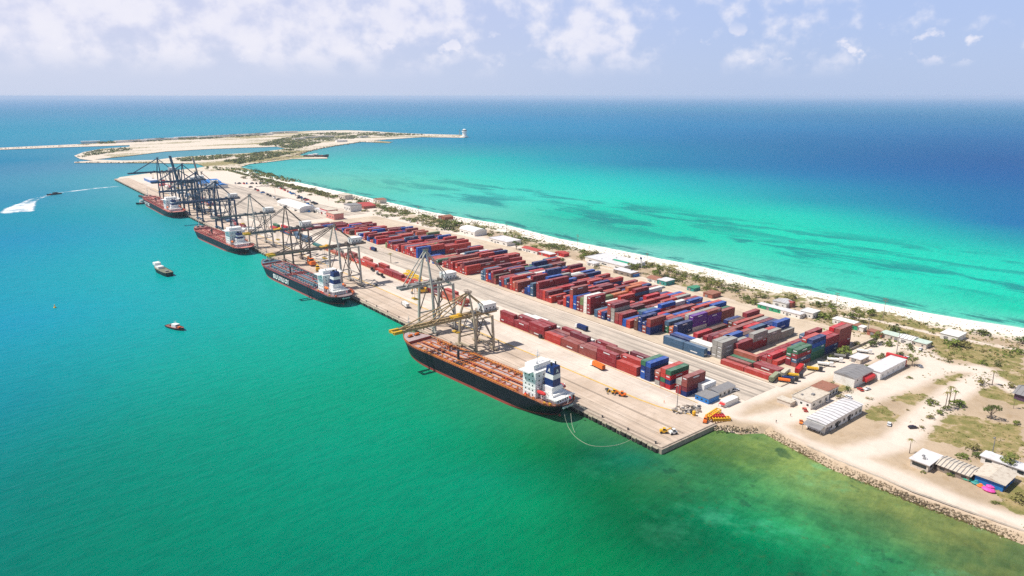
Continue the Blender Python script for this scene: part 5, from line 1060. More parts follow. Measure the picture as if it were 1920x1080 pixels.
def leaves(mb, rnd, c, r, n, sz, mat, flat=.75):
    cx, cy, cz = c; vs = []; fs = []
    for _ in range(n):
        a = rnd.uniform(0, 6.283); h = rnd.uniform(-.35, 1); q = math.sqrt(max(0, 1 - h * h)); k = rnd.uniform(.55, 1.05)
        p = Vector((cx + r * q * math.cos(a) * k, cy + r * q * math.sin(a) * k, cz + r * flat * h * k)); nrm = Vector((q * math.cos(a) + rnd.uniform(-.6, .6), q * math.sin(a) + rnd.uniform(-.6, .6), h + rnd.uniform(-.2, .8))).normalized()
        t1 = nrm.orthogonal().normalized(); t1.rotate(Matrix.Rotation(rnd.uniform(0, 6.28), 3, nrm)); t2 = nrm.cross(t1); s = sz * rnd.uniform(.6, 1.3); o = len(vs)
        vs += [p + t1 * s, p + t2 * s * .7, p - t1 * s, p - t2 * s * .7]; fs.append((o, o + 1, o + 2, o + 3))
    mb.add(vs, fs, mat)
def bush_mesh(seed, mat, n=190):
    """unit bush, about 1 across and .7 high: several lobes of leaf clumps"""
    rnd = random.Random(seed); mb = MB()
    for i in range(rnd.randint(5, 8)):
        a = rnd.uniform(0, 6.28); d = rnd.uniform(.05, .36); r = rnd.uniform(.14, .27); leaves(mb, rnd, (d * math.cos(a), d * math.sin(a), r * .6 + rnd.uniform(0, .22)), r, n // 6, .058, mat)
    for i in range(10): a = rnd.uniform(0, 6.28); d = rnd.uniform(.3, .6); leaves(mb, rnd, (d * math.cos(a), d * math.sin(a), .04), .06, 5, .05, mat)
    return mb.mesh('crown')
BUSH = [[bush_mesh(10 * k + s, LV[k]) for s in range(4)] for k in range(4)]
tb = MB(); [tb.beam((0, 0, -.05), (.16 * math.cos(a), .16 * math.sin(a), .3), .022, bark, .008, 5) for a in (0, 2.1, 4.2)]; STEM = tb.mesh('trunk')
def tree_mesh(seed, mat):
    rnd = random.Random(seed); mb = MB(); tk = MB(); tk.beam((0, 0, -.03), (.01, .01, .34), .035, bark, .022, 6)
    for i in range(9):
        a = i * 2.4 + rnd.uniform(-.4, .4); d = rnd.uniform(.1, .36); z = rnd.uniform(.42, .82); p = (d * math.cos(a), d * math.sin(a), z); tk.beam((0, 0, rnd.uniform(.2, .34)), p, .014, bark, .005, 5); leaves(mb, rnd, p, rnd.uniform(.13, .21), 42, .045, mat, .8)
    return mb.mesh('crown'), tk.mesh('trunk')
TREE = [tree_mesh(50 + s, LV[s % 2]) for s in range(4)]
def palm_mesh(seed, mat):
    rnd = random.Random(seed); tk = MB(); bend = rnd.uniform(-.06, .06); pts = [(bend * k * k, 0, k) for k in (0, .3, .6, .85)]
    for i in range(3): tk.beam(pts[i], pts[i + 1], .022 - .003 * i, bark, .019 - .003 * i, 6)
    mb = MB(); top = Vector(pts[-1])
    for i in range(15):
        a = 6.283 * i / 15 + rnd.uniform(-.15, .15); dr = Vector((math.cos(a), math.sin(a), 0)); sd_ = Vector((-math.sin(a), math.cos(a), 0)); L = rnd.uniform(.2, .27); up = rnd.uniform(.0, .55); pr = top
        for k in range(1, 5):
            u = k / 4; q = top + dr * L * u + Vector((0, 0, L * (up * u - .9 * u * u))); w1 = .035 * (1 - (k - 1) / 4.4); w2 = .035 * (1 - k / 4.4); mb.add([pr - sd_ * w1, pr + sd_ * w1, q + sd_ * w2, q - sd_ * w2], [(0, 1, 2, 3)], mat); pr = q
    return mb.mesh('crown'), tk.mesh('trunk')
PALM = [palm_mesh(3, LV[2]), palm_mesh(4, LV[3]), palm_mesh(9, LV[0])]
rb = random.Random(21)
def plant(kind, x, y, s, label, v=0, z=2.5, group=None, sz=None):
    if kind == 'bush': cr, tk = BUSH[v % 4][rb.randrange(4)], STEM; nm, ct = 'bush', 'bush'
    elif kind == 'tree': (cr, tk) = TREE[v % 4]; nm, ct = 'tree', 'tree'
    else: (cr, tk) = PALM[v % 3]; nm, ct = 'palm_tree', 'palm'
    root = bpy.data.objects.new(nm, None); root.location = (x, y, z); root.rotation_euler = (0, 0, rb.uniform(0, 6.28)); sq = sz or rb.uniform(.8, 1.1); root.scale = (s, s * rb.uniform(.85, 1.15), s * sq); link(root, None, label, ct, group)
    link(bpy.data.objects.new('crown', cr), root); link(bpy.data.objects.new('trunk', tk), root)
NB = 'bushes and trees around the huts and dirt roads'
def pl(kind, px, py, s, label, v=0, sz=None): x, y = P(px, py); plant(kind, x, y, s, label, v, group=NB, sz=sz)
T_ = [('bush',1745,757,9,'round bright green bush on the small grass island nearest the fork',0),('bush',1797,760,9.5,'round green bush beside the tall palms',0),('tree',1857,786,10,'dense dark green tree alone on the dry grass field',1),
 ('palm',1778,763,13,'tallest palm of the group at the road bend',0),('palm',1772,766,11,'slimmer palm at the left of the group at the road bend',1),('palm',1788,758,10,'palm leaning right in the group at the road bend',2),('palm',1860,722,11,'dry palm above the lower dry bushes on the right',1),('palm',1705,850,9,'dry yellow palm at the corner of the small concrete building',1),('palm',1900,766,6,'little palm near the dark walled cabin',2),
 ('palm',733,493,14,'single yellowish palm on the haul road beside the quayside train',1),('tree',968,468,13,'dark tree left of the red roofed hut',1),('tree',1190,513,15,'big bright green tree on the beach strip near the leaning sign',0),('tree',1236,520,12,'second big green tree right of the leaning sign',2),('bush',1118,504,6,'small bush at the yard edge before the green truck',2),
 ('bush',1582,665,13,'wide bright green tree clump behind the white trailers',0),('bush',1557,673,8,'smaller green bush left of the wide clump behind the trailers',1),('bush',1608,648,8,'yellow green bush at the corner of the side lane',2),('tree',1641,645,11,'spreading green tree beside the small grey shed',0),('bush',1632,648,9,'low green clump in front of the spreading green tree',1),('bush',1667,648,7,'bush right of the small grey shed',0),
 ('bush',1542,596,13,'large green clump left of the white truck like shed',0),('tree',1610,604,10,'green tree right of the small white cabin',0),('bush',1633,592,13,'broad green clump at the top of the scrub field',0),('bush',1531,573,9,'leafy bush behind the white cube house',1),('bush',1595,596,9,'green bush between the truck like shed and the field',1),('bush',1677,624,12,'dark green clump behind the mint roofed hut',1),('bush',1689,632,10,'green clump beside the white gabled cottage',0),
 ('bush',1487,571,6,'small round bush behind the white box building',0),('bush',1489,588,7,'low bush in front of the white box building',2),('bush',1402,558,6,'bright bush left of the green walled shed',0),('bush',1703,650,6,'paired dark bush at the upper dirt road',1),('bush',1708,656,5.5,'lower of the paired dark bushes at the upper road',1),('bush',1735,640,8,'olive bush left of the lone white house',2),('bush',1744,649,7,'green bush below the olive one by the upper road',0),
 ('bush',1787,648,14,'wide low green thicket under the lone white house',0),('bush',1806,651,12,'green thicket right of the wide one',2),('bush',1832,626,9,'dark shrub on the beach side of the track',1),('bush',1846,628,8,'second dark shrub on the beach side of the track',1),('bush',1916,644,12,'dark green shrub at the right frame edge by the track',1),('bush',1910,662,10,'green shrub at the right edge inside the field',0),
 ('bush',1778,678,6,'yellow green shrub on the sandy ground south of the thicket',2),('bush',1843,683,6,'small shrub on pale sand at the right',0),('bush',1870,686,5.5,'last small shrub on pale sand toward the right',1),('tree',1710,686,8,'green tree at the red end of the long white shed',0),('bush',1688,669,7,'shrub behind the tall dark lamp post',1),('bush',1658,669,6,'dark shrub left of the tall dark lamp post',1),('bush',1650,672,5,'second dark shrub left of the tall lamp post',0),('bush',1625,691,7,'green shrub behind the grey roofed building',0),
 ('bush',1842,721,9,'olive bush left of the dry palm',2),('bush',1893,727,7,'yellow bush right of the dry palm',2),('bush',1775,770,7,'dark undergrowth at the foot of the palms',1),('bush',1760,776,6,'low green growth at the edge of the dry field',0),('bush',1805,858,6,'green bush in the scrub before the long narrow shed',0),('bush',1834,857,6,'second green bush before the long narrow shed',1),('bush',1823,843,6.5,'olive bush at the end of the sand bank',2),('tree',1889,880,9,'green tree between beach bar and narrow shed',0),('bush',1916,940,9,'yellow green bush at the right frame edge below the bar',2),
 ('bush',1781,892,3.5,'small bush in front of the brown hut',0),('bush',1731,886,3,'small bush between the two shore huts',0),('bush',1744,784,5,'low bush at the left tip of the dry field',2),('bush',1376,749,6,'wide bush at the end of the red edged shed',2),('bush',1315,735,3.5,'small round bush beside the blue site office',0),('bush',1368,751,4,'small bush left of the wide one by the red edged shed',0),
 ('bush',1560,722,4.5,'bush left of the grey roofed building',1),('bush',1590,733,5,'bush under the left wall of the grey roofed building',1),('bush',1575,747,5,'yellow bush in the weedy patch by the dirt road',2),('bush',1546,723,4,'first bush of the weedy patch by the dirt road',0),('tree',1603,712,5,'young yellow tree against the grey roofed building',2),('bush',1905,795,5,'lone shrub on the dry field near the right edge',0),
 ('bush',838,430,22,'dense dark green thicket left of the white vaulted hall',1),('bush',856,424,18,'green thicket behind the white vaulted hall',0),('bush',902,432,14,'green bush between the vaulted hall and the beach',0),('bush',1032,488,9,'green bush above the red hut row',0),('bush',1052,492,10,'bush beside the red roofed hut',1),('bush',1503,577,6,'low green scrub behind the box building',1)]
for kd, px, py, s, lb, v in T_: pl(kd, px, py, s, lb, v)
# scrub strip behind the beach, one by one
cand = []
for _ in range(4200):
    Y = 240 + 1330 * rb.random() ** 1.15; bi = float(np.interp(Y, [p[1] for p in BEACHX][:15], [p[0] for p in BEACHX][:15])); X = rb.uniform(482 if Y < 700 else 462, bi - 39)
    if Y > 850: X = rb.uniform(450, bi - 34)
    f = float(vn(np.array([X]), np.array([Y]), 17., 4)[0]) + (.35 if bi - X < 52 else 0)
    if f > rb.uniform(.15, .9): cand.append((X, Y))
used = []
SR = [(o.location.x, o.location.y) for o in col.objects if o.name.startswith('building')]
for X, Y in cand:
    if all(abs(X - a) + abs(Y - b_) > 5 + Y * .006 for a, b_ in used) and all(abs(X - a) > 11 or abs(Y - b_) > 20 for a, b_ in SR): used.append((X, Y))
used.sort(key=lambda p: p[1]); used = used[:215]
for i, (X, Y) in enumerate(used):
    v = rb.choice([0, 0, 1, 2, 2]); plant('bush', X, Y, rb.uniform(4.5, 9) * (1 + Y / 1400), f'low {["green", "dark green", "olive"][v]} bush, {ordn(i)} from near end of beach strip', v, group='bushes of the scrub strip behind the beach', sz=rb.uniform(.45, .8))
k = 0
for qi, q in enumerate(GRASSW):
    x0, x1 = min(p[0] for p in q), max(p[0] for p in q); y0, y1 = min(p[1] for p in q), max(p[1] for p in q); n = max(2, int((x1 - x0) * (y1 - y0) / 260))
    for _ in range(min(14, n)):
        X, Y = rb.uniform(x0 - 3, x1 + 3), rb.uniform(y0 - 2, y1 + 2)
        if X > 560 or any(abs(X - a) < 7 and abs(Y - b_) < 7 for a, b_ in [(o.location.x, o.location.y) for o in col.objects if o.name.startswith(('tree', 'bush', 'shore_', 'beach_', 'long_', 'dark_cabin', 'thatched'))]): continue
        v = rb.choice([0, 2, 3, 2]); plant('bush', X, Y, rb.uniform(1.8, 4.2), f'small {["green", "", "olive", "dry brown"][v]} shrub, {ordn(k)} of the shrubs dotted over the dry grass fields', v, group='small shrubs of the dry grass fields', sz=rb.uniform(.5, .9)); k += 1
# ground scrub: uncountable tufts
mb = MB(); rnd = random.Random(8)
def tuft(X, Y, s, m_, z=2.5): leaves(mb, rnd, (X, Y, z + s * .1), s * .55, 5, s * .3, m_, .4)
for q in GRASSW:
    x0, x1 = min(p[0] for p in q), max(p[0] for p in q); y0, y1 = min(p[1] for p in q), max(p[1] for p in q); n = int((x1 - x0) * (y1 - y0) / 7)
    for _ in range(min(n, 1500)):
        X, Y = rnd.uniform(x0, x1), rnd.uniform(y0, y1)
        if inpoly([X], [Y], q)[0] and vn(np.array([X]), np.array([Y]), 9., 7)[0] > -.15: tuft(X, Y, rnd.uniform(.4, 1.3), rnd.choice([LV[2], LV[3], LV[0], LV[3]]))
for _ in range(7500):
    Y = 130 + 1500 * rnd.random() ** 1.3; bi = float(np.interp(Y, [p[1] for p in BEACHX][:15], [p[0] for p in BEACHX][:15])); X = rnd.uniform(484 if 235 < Y < 700 else 470, bi - 33)
    if vn(np.array([X]), np.array([Y]), 15., 4)[0] + (.5 if bi - X < 46 else 0) > .1: tuft(X, Y, rnd.uniform(.8, 2.2) * (1 + Y / 900), rnd.choice([LV[2], LV[0], LV[1], LV[3]]))
mb.build('scrub_ground_cover', label='low dry scrub and weeds growing over the sandy ground', cat='scrub', kind='stuff')

# ------------------------------------------------------------------ rocks
RM = [paint('shore_rock_' + str(i), c, .95, wear=.6, scale=.8) for i, c in enumerate([(.33, .25, .165), (.22, .16, .10), (.44, .345, .24), (.13, .095, .055), (.09, .075, .02)])]
ICO = [(0, 0, -1), (.72, -.52, -.45), (-.28, -.85, -.45), (-.89, 0, -.45), (-.28, .85, -.45), (.72, .52, -.45), (.28, -.85, .45), (-.72, -.52, .45), (-.72, .52, .45), (.28, .85, .45), (.89, 0, .45), (0, 0, 1)]
ICF = [(0, 1, 2), (1, 0, 5), (0, 2, 3), (0, 3, 4), (0, 4, 5), (1, 5, 10), (2, 1, 6), (3, 2, 7), (4, 3, 8), (5, 4, 9), (1, 10, 6), (2, 6, 7), (3, 7, 8), (4, 8, 9), (5, 9, 10), (6, 10, 11), (7, 6, 11), (8, 7, 11), (9, 8, 11), (10, 9, 11)]
def rock(mb, rnd, x, y, z, s, mat):
    sx, sy, sz_ = s * rnd.uniform(.7, 1.3), s * rnd.uniform(.7, 1.3), s * rnd.uniform(.5, .9); a = rnd.uniform(0, 6.28); c, q = math.cos(a), math.sin(a); vs = []
    for p in ICO: k = rnd.uniform(.75, 1.15); u, v_ = p[0] * sx * k, p[1] * sy * k; vs.append((x + u * c - v_ * q, y + u * q + v_ * c, z + p[2] * sz_ * k))
    mb.add(vs, ICF, mat)
mb = MB(); rnd = random.Random(4)
RL = ROCKS[:-2] + [(ROCKS[-1][0], -30)]
for (x1, y1), (x2, y2) in zip(RL[:-1], RL[1:]):
    L = math.hypot(x2 - x1, y2 - y1); nx, ny = (y1 - y2) / L, (x2 - x1) / L
    if nx * 1 + ny * 0 < 0 and abs(x2 - x1) < abs(y2 - y1): nx, ny = -nx, -ny
    for _ in range(int(L * 22)):
        t_ = rnd.random(); u = rnd.uniform(-1, 4.4); X, Y = x1 + (x2 - x1) * t_ + nx * u, y1 + (y2 - y1) * t_ + ny * u; z = -.3 + max(0, u) * .44
        rock(mb, rnd, X, Y, min(z, 3.0), rnd.uniform(.22, .62), RM[4] if z < .25 and rnd.random() < .85 else RM[3] if rnd.random() < (.6 if z < .9 else .2) else rnd.choice(RM[:3]))
for _ in range(240): X, Y = P(rnd.uniform(1340, 1420), rnd.uniform(796, 806), 2); rock(mb, rnd, X, Y, rnd.uniform(1.0, 2.2), rnd.uniform(.25, .55), rnd.choice(RM[:5]))
mb.build('riprap_rocks', label='pale rock revetment along the shore below the dirt road', cat='rocks', kind='stuff')
mb = MB()
for _ in range(2600):
    Y = rnd.uniform(60, 1100); bi = float(np.interp(Y, [p[1] for p in BEACHX][:15], [p[0] for p in BEACHX][:15])); X = bi - rnd.uniform(7, 30); rock(mb, rnd, X, Y, .15 + min(2.4, (bi - X) * .09), rnd.uniform(.12, .42) * (1 + Y / 700), rnd.choice([RM[1], RM[3], RM[0]]))
mb.build('beach_stones', label='small stones scattered over the white beach sand', cat='stones', kind='stuff')
# far island: woodland mass, breakwater stones, buildings, lighthouse
mb = MB(); rnd = random.Random(12)
WOOD = [[(560, 279), (600, 268), (640, 262), (700, 257), (770, 254), (800, 253), (700, 249), (640, 248), (560, 252), (520, 262), (480, 272), (540, 278)], [(480, 302), (540, 290), (560, 284), (545, 280), (480, 287), (440, 296), (420, 303), (450, 308)], [(385, 313), (470, 318), (560, 340), (540, 342), (440, 322), (385, 318)], [(180, 268), (300, 260), (400, 255), (500, 250), (500, 254), (400, 260), (300, 265), (190, 270)], [(145, 292), (175, 283), (240, 278), (250, 281), (180, 291), (150, 296)], [(330, 298), (400, 291), (470, 291), (440, 299), (340, 303)]]
for q, dn in zip(WOOD, (2600, 600, 160, 1100, 160, 300)):
    xs_, ys_ = [p[0] for p in q], [p[1] for p in q]; k = 0; tries = 0
    while k < dn and tries < 20000:
        tries += 1; px, py = rnd.uniform(min(xs_), max(xs_)), rnd.uniform(min(ys_), max(ys_))
        if not inpoly([px], [py], q)[0]: continue
        X, Y = P(px, py, 1.2); 
        if vn(np.array([X]), np.array([Y]), 60., 3)[0] < -.45: continue
        s = rnd.uniform(2.5, 6); leaves(mb, rnd, (X, Y, 1.5 + s * .2), s, 7, s * .45, rnd.choice([LV[1], LV[1], LV[0], LV[2]]), .6); k += 1
mb.build('far_woodland', label='dark scrub woodland covering the far island', cat='woodland', kind='stuff')
ISL = [(170, 268, 60), (250, 266, 90), (268, 265, 90), (290, 263, 70), (318, 262, 60), (340, 260, 50), (360, 259, 40), (385, 259, 60), (410, 257, 50), (432, 256, 80), (455, 255, 50), (478, 254, 60), (500, 253, 50), (560, 262, 50), (585, 259, 90), (612, 257, 60), (640, 266, 40), (520, 250, 60), (545, 249, 60), (680, 258, 40), (715, 253, 30), (232, 267, 60)]
for i, (px, py, L_) in enumerate(ISL):
    x, y = P(px, py, 1.2); root = empty('island_building', (x, y, 1.2), rnd.uniform(-.3, .3), label=f'small pale island building, {ordn(i)} of the row read across the far island', cat='building', group='small buildings on the far island'); mb = MB(); mb.box(-L_ / 2, L_ / 2, -10, 10, 0, 6, plaster); mb.build('wall', root); mb = MB(); mb.box(-L_ / 2 - .5, L_ / 2 + .5, -10.5, 10.5, 6, 7, rnd.choice([tin, tin2, gtin, tin])); mb.build('roof', root)
mb = MB()
for line in ([(790, 254), (870, 256.5)], [(139, 304.3), (295, 305)], [(-100, 282), (0, 279), (120, 274), (170, 271.5)], [(480, 306), (548, 293), (572, 285), (600, 278), (677, 266), (735, 266)]):
    for (a, b_), (c, d_) in zip(line[:-1], line[1:]):
        p, q = P(a, b_, 1), P(c, d_, 1); n = int(math.hypot(p[0] - q[0], p[1] - q[1]) / 4)
        for i in range(n): t_ = rnd.random(); rock(mb, rnd, p[0] + (q[0] - p[0]) * t_ + rnd.uniform(-7, 7), p[1] + (q[1] - p[1]) * t_ + rnd.uniform(-7, 7), 1.2, rnd.uniform(1.5, 3.2), rnd.choice(RM[:4]))
mb.build('breakwater_rocks', label='rock edging of the far breakwaters and island shore', cat='rocks', kind='stuff')
x, y = P(871, 257, 1.2); root = empty('lighthouse', (x, y, 1.2), label='white round lighthouse tower at the tip of the far breakwater', cat='lighthouse'); mb = MB(); mb.lathe([(16, 0), (16, 4), (9, 4.2), (8, 20), (11, 21), (11, 25), (8, 26), (8, 30), (3, 33)], white, sides=14); mb.build('tower', root); mb = MB(); mb.lathe([(9.6, 26), (9.6, 28.5)], dark, sides=14); mb.build('lantern_gallery', root)
x, y = P(862, 256, 1.2); mb = MB(); mb.beam((0, 0, 0), (0, 0, 30), 1., steel, .5, 6); mb.box(-3, 3, -.4, .4, 24, 25, steel); o = mb.build('signal_mast', label='thin grey signal mast left of the lighthouse', cat='mast'); o.location = (x, y, 1.2)

# ------------------------------------------------------------------ boats
def boat(px, py, rz, L, B, hc, dc, cabc, label, name='boat', cab_at=-.1, cabs=1, cat='boat', D=1.6, mast=5):
    x, y = P(px, py, 0); root = empty(name, (x, y, 0), rz, label=label, cat=cat, group='small boats on the harbour water' if cat == 'boat' else None); mb = MB(); n = 14; r0 = []; r1 = []
    for i in range(n + 1): u = i / n; w_ = B / 2 * (1 - max(0, (u - .55) / .45) ** 2.2) * (.8 + .2 * min(1, u / .2)); r0.append((-L / 2 + L * u * .97, w_ * .8, -.5)); r1.append((-L / 2 + L * u, w_, D + (1.1 if u > .8 else .4) * max(0, u - .4) * D))
    for s in (1, -1): mb.add([(a, s * b_, c) for a, b_, c in r0] + [(a, s * b_, c) for a, b_, c in r1], [((i, i + 1, n + 2 + i, n + 1 + i) if s < 0 else (i + 1, i, n + 1 + i, n + 2 + i)) for i in range(n)], hc)
    mb.quad((-L / 2, -r1[0][1], D), (-L / 2, r1[0][1], D), (-L / 2, r0[0][1], -.5), (-L / 2, -r0[0][1], -.5), hc); mb.build('hull', root)
    mb = MB(); mb.add([(a, b_, c - .25) for a, b_, c in r1] + [(a, -b_, c - .25) for a, b_, c in r1], [(i, n + 1 + i, n + 2 + i, i + 1) for i in range(n)], dc); mb.build('deck', root)
    for k in range(cabs): mb = MB(); cx = L * (cab_at + .16 * k); h_ = 2.4; mb.box(cx - L * .1 * (1.3 - .4 * k), cx + L * .1 * (1.3 - .4 * k), -B * .3, B * .3, D - .25 + h_ * k, D - .25 + h_ * (k + 1), cabc); c_ = mb.build('cabin', root); mb = MB(); mb.box(cx + L * .1 * (1.3 - .4 * k), cx + L * .1 * (1.3 - .4 * k) + .05, -B * .26, B * .26, D + 1 + h_ * k, D + 1.7 + h_ * k, glass); mb.build('window', c_)
    mb = MB(); cx = L * cab_at; mb.beam((cx, 0, D), (cx, 0, D + mast), .12, white, .06, 5); mb.beam((cx, -1, D + mast * .8), (cx, 1, D + mast * .8), .07, white); mb.build('mast', root)
    mb = MB(); [mb.box(L * u - L * .03, L * u + L * .03, -B * .16, B * .16, D - .2, D + .8, m_) for u, m_ in ((.22, orange), (-.33, steel))]; mb.build('deck_gear', root)
    mb = MB(); mb.add([(a, b_ + .1, c + .02) for a, b_, c in r1] + [(a, b_ + .1, c - .3) for a, b_, c in r1], [(i, i + 1, n + 2 + i, n + 1 + i) for i in range(n)], dark); mb.add([(a, -b_ - .1, c + .02) for a, b_, c in r1] + [(a, -b_ - .1, c - .3) for a, b_, c in r1], [(i, n + 1 + i, n + 2 + i, i + 1) for i in range(n)], dark); mb.build('rubbing_strake', root)
    return root
boat(305, 512, R(97), 38, 9, paint('boat_green', (.006, .03, .03), .6, spec=.2), paint('boat_deck_cream', (.17, .18, .12), .8, wear=.5), white, 'dark green workboat with cream deck and white wheelhouse', 'workboat', .18, 2, D=4, mast=9)
boat(330, 616, R(-70), 20, 6, paint('boat_wine', (.07, .022, .025), .5), paint('boat_deck_red', (.26, .09, .07), .8), white, 'small dark red fishing boat with white cabin top', 'fishing_boat', 0, 1, D=1.5)
boat(101, 365, R(-150), 26, 7, paint('boat_black', (.012, .018, .03), .5), dark, dark, 'dark speedboat leaving a white wake', 'speedboat', -.1, 1, D=1.6, mast=2)
boat(271, 382, R(190), 26, 8, paint('boat_black', (.012, .018, .03), .5), steel, white, 'small tug lying off the bow of the farthest tanker', 'tugboat', 0, 2, D=1.8)
boat(594, 294.5, R(-50), 75, 16, paint('ferry_dark', (.05, .03, .04), .5), paint('boat_deck_red', (.26, .09, .07), .8), white, 'dark red cargo ferry at the end of the far jetty', 'ferry', -.2, 2, D=5, mast=10)
x, y = P(103, 577, 0); mb = MB(); mb.lathe([(.9, -.3), (1.1, .2), (.9, .7), (.35, .9), (.25, 2.1), (.5, 2.2), (.1, 2.7)], yb, sides=10); o = mb.build('buoy', label='yellow buoy alone on the harbour water', cat='buoy'); o.location = (x, y, 0)
mb = MB(); p, q = P(262, 368, 1), P(281, 374, 1); mb.beam((p[0], p[1], .8), (q[0], q[1], .8), 2.2, dark); mb.beam((p[0], p[1], 3), (q[0], q[1], 3), .4, rust); mb.build('floating_jetty', label='dark floating jetty ahead of the farthest tanker', cat='jetty')
# wake foam
m, t, b = newmat('foam'); g = t.n('ShaderNodeNewGeometry').outputs['Position']; at = t.n('ShaderNodeAttribute', attribute_name='mask'); s = t.n('ShaderNodeSeparateColor'); t.l(at.outputs['Color'], s.inputs[0])
nn = t.noise(g, .06, 7, .75, .5); al = t.mapr(t.math('ADD', nn, t.math('MULTIPLY', s.outputs[0], .5)), .79, 1.15); b.inputs['Base Color'].default_value = (.85, .88, .9, 1); b.inputs['Roughness'].default_value = .8; t.l(al, b.inputs['Alpha'])
def wake(pts, name_l, z=.06):
    V = []; Fc = []; A = []
    for i, (px, py, w_, a_) in enumerate(pts):
        x, y = P(px, py, 0); x0, y0 = P(*pts[max(0, i - 1)][:2], 0); x1, y1 = P(*pts[min(len(pts) - 1, i + 1)][:2], 0); L_ = math.hypot(x1 - x0, y1 - y0); nx, ny = -(y1 - y0) / L_, (x1 - x0) / L_
        for k, e in ((-1, 0), (-.55, 1), (0, .8), (.55, 1), (1, 0)): V.append((x + nx * w_ * k, y + ny * w_ * k, z)); A.append(e * a_)
        if i: o = 5 * (i - 1); Fc += [(o + k, o + k + 1, o + k + 6, o + k + 5) for k in range(4)]
    me = bpy.data.meshes.new('wake'); me.from_pydata(V, [], Fc); c_ = me.color_attributes.new('mask', 'FLOAT_COLOR', 'POINT'); c_.data.foreach_set('color', np.array([(a, a, a, 1) for a in A], 'f').ravel()); me.materials.append(m)
    link(bpy.data.objects.new('wake_foam', me), kind='stuff', label=name_l, cat='wake')
wake([(106, 362, 5, 1), (140, 358, 6, 1), (180, 353, 7, .95), (215, 350, 7, .9), (240, 348, 5, .5)], 'thin white wake line right of the speedboat')
wake([(97, 365, 4, .9), (80, 369, 7, .8), (66, 373, 12, .8), (54, 379, 15, .95), (44, 385, 22, 1.15), (35, 391, 28, 1.2), (31, 397, 30, 1.1), (30, 400, 22, .4)], 'broad curved white foam left of the speedboat')
wake([(323, 518, 2, .6), (330, 519, 2.6, .6), (340, 520, 1.2, .3)], 'short foam at the stern of the workboat', .05)
# ropes
def rope(pts, lb, r=.05):
    cu = [Vector(p) for p in pts]; sm = []
    for i in range(len(cu) - 1):
        p0, p1, p2, p3 = cu[max(0, i - 1)], cu[i], cu[i + 1], cu[min(len(cu) - 1, i + 2)]
        for k in range(8): u = k / 8; sm.append(.5 * ((2 * p1) + (p2 - p0) * u + (2 * p0 - 5 * p1 + 4 * p2 - p3) * u * u + (3 * p1 - p0 - 3 * p2 + p3) * u ** 3))
    sm.append(cu[-1]); mb = MB(); [mb.beam(a, b_, r, rpm) for a, b_ in zip(sm[:-1], sm[1:])]; mb.build('mooring_rope', label=lb, cat='rope', group='ropes between ships and quay')
rpm = paint('rope_pale', (.55, .55, .42), .9, wear=.2)
rope([(*P(1058, 777, 6), 6), (*P(1066, 800, 1), .6), (*P(1082, 822, 0), .12), (*P(1110, 836, 0), .12), (*P(1150, 836, 0), .12), (*P(1180, 826, 0), .12), (*P(1196, 812, 2), 2.4)], 'long pale rope floating in a curve from nearest tanker stern to pier')
rope([(*P(1070, 775, 6), 6), (*P(1073, 795, 3), 2.2), (*P(1078, 812, 0), .2)], 'short pale rope hanging into the water behind the nearest tanker')
for (sx, sy), lb in [((238, 248), 'nearest'), ((240, 512), 'second'), ((237, 752), 'third')]:
    rope([(sx - 3, sy + 1, 8.5), (sx + 1, sy - 8, 5), (242.6, sy - 16, 3.3)], f'mooring rope from the stern of the {lb} tanker to the quay', .05)
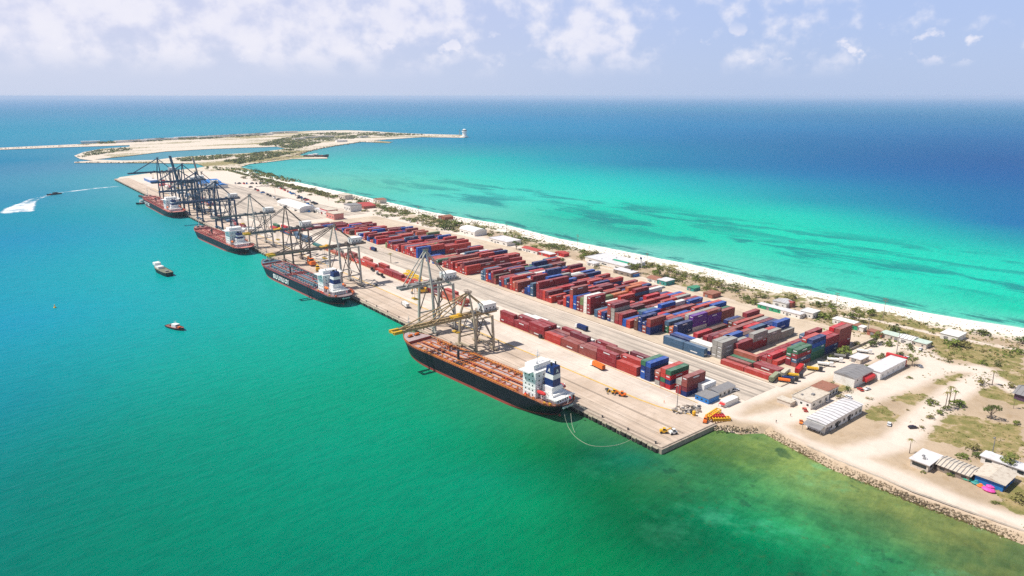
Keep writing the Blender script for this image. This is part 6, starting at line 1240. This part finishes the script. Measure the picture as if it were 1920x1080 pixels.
# people on the quay
def person(px, py, sh, label, rz=0):
    x, y = P(px, py); me_v = [(0, 0, .95), (0, 0, 1.15), (0, 0, 1.42), (0, 0, 1.52), (0, 0, 1.66), (0, 0, 1.76), (0, .19, 1.4), (.03, .25, 1.12), (.1, .24, .88), (0, -.19, 1.4), (.03, -.25, 1.12), (.1, -.24, .88), (0, .1, .9), (.04, .11, .5), (0, .12, .06), (.13, .12, .03), (0, -.1, .9), (-.04, -.11, .5), (-.06, -.12, .06), (.07, -.12, .03)]
    ed = [(0, 1), (1, 2), (2, 3), (3, 4), (4, 5), (2, 6), (6, 7), (7, 8), (2, 9), (9, 10), (10, 11), (0, 12), (12, 13), (13, 14), (14, 15), (0, 16), (16, 17), (17, 18), (18, 19)]; rr = [.15, .15, .17, .06, .1, .09, .07, .055, .04, .07, .055, .04, .1, .075, .05, .04, .1, .075, .05, .04]
    me = bpy.data.meshes.new('person'); me.from_pydata(me_v, ed, []); me.materials.append(sh); o = bpy.data.objects.new('person', me); o.location = (x, y, 2.58); o.rotation_euler = (0, 0, rz); link(o, None, label, 'person', 'workers on the quay and roads')
    md = o.modifiers.new('Skin', 'SKIN'); sk = me.skin_vertices[0].data if me.skin_vertices else None
    if sk is None: return
    for i, r_ in enumerate(rr): sk[i].radius = (r_, r_)
    sk[0].use_root = True; s2_ = o.modifiers.new('Subdivision', 'SUBSURF'); s2_.levels = 1; s2_.render_levels = 1
for px, py, m_, lb in [(1172, 745, orange, 'worker in orange overalls beside the orange forklift'), (1239, 659 + 69, red, 'worker in red by the end of the quayside strip'), (1455, 793, dark, 'person in dark clothes on the road above the rocks'), (1482, 781, brt, 'person in brown clothes left of the striped warehouse'), (1245, 756, orange, 'worker in orange near the rubble heap')]: person(px, py, m_, lb)
mb = MB(); mb.lathe([(.9, 0), (.9, 2.3), (.7, 2.5)], yb, sides=12); mb.lathe([(1, .6), (1, .8)], dark, sides=12); x, y = P(1301, 779); o = mb.build('fuel_drum', label='orange yellow tank standing at the curve of the quay line', cat='tank'); o.location = (x, y, 2.56)
# ------------------------------------------------------------------ haze
hz_m = bpy.data.materials.new('haze_air'); hz_m.use_nodes = True; nt = hz_m.node_tree; nt.nodes.clear()
o_ = nt.nodes.new('ShaderNodeOutputMaterial'); v_ = nt.nodes.new('ShaderNodeVolumePrincipled')
v_.inputs['Color'].default_value = (.64, .70, .82, 1); v_.inputs['Density'].default_value = HAZE; v_.inputs['Anisotropy'].default_value = 0.
nt.links.new(v_.outputs[0], o_.inputs['Volume'])
hb = MB(); hb.box(-75000, 75000, -75000, 75000, -6, 172, hz_m); hb.build('haze', kind='stuff')
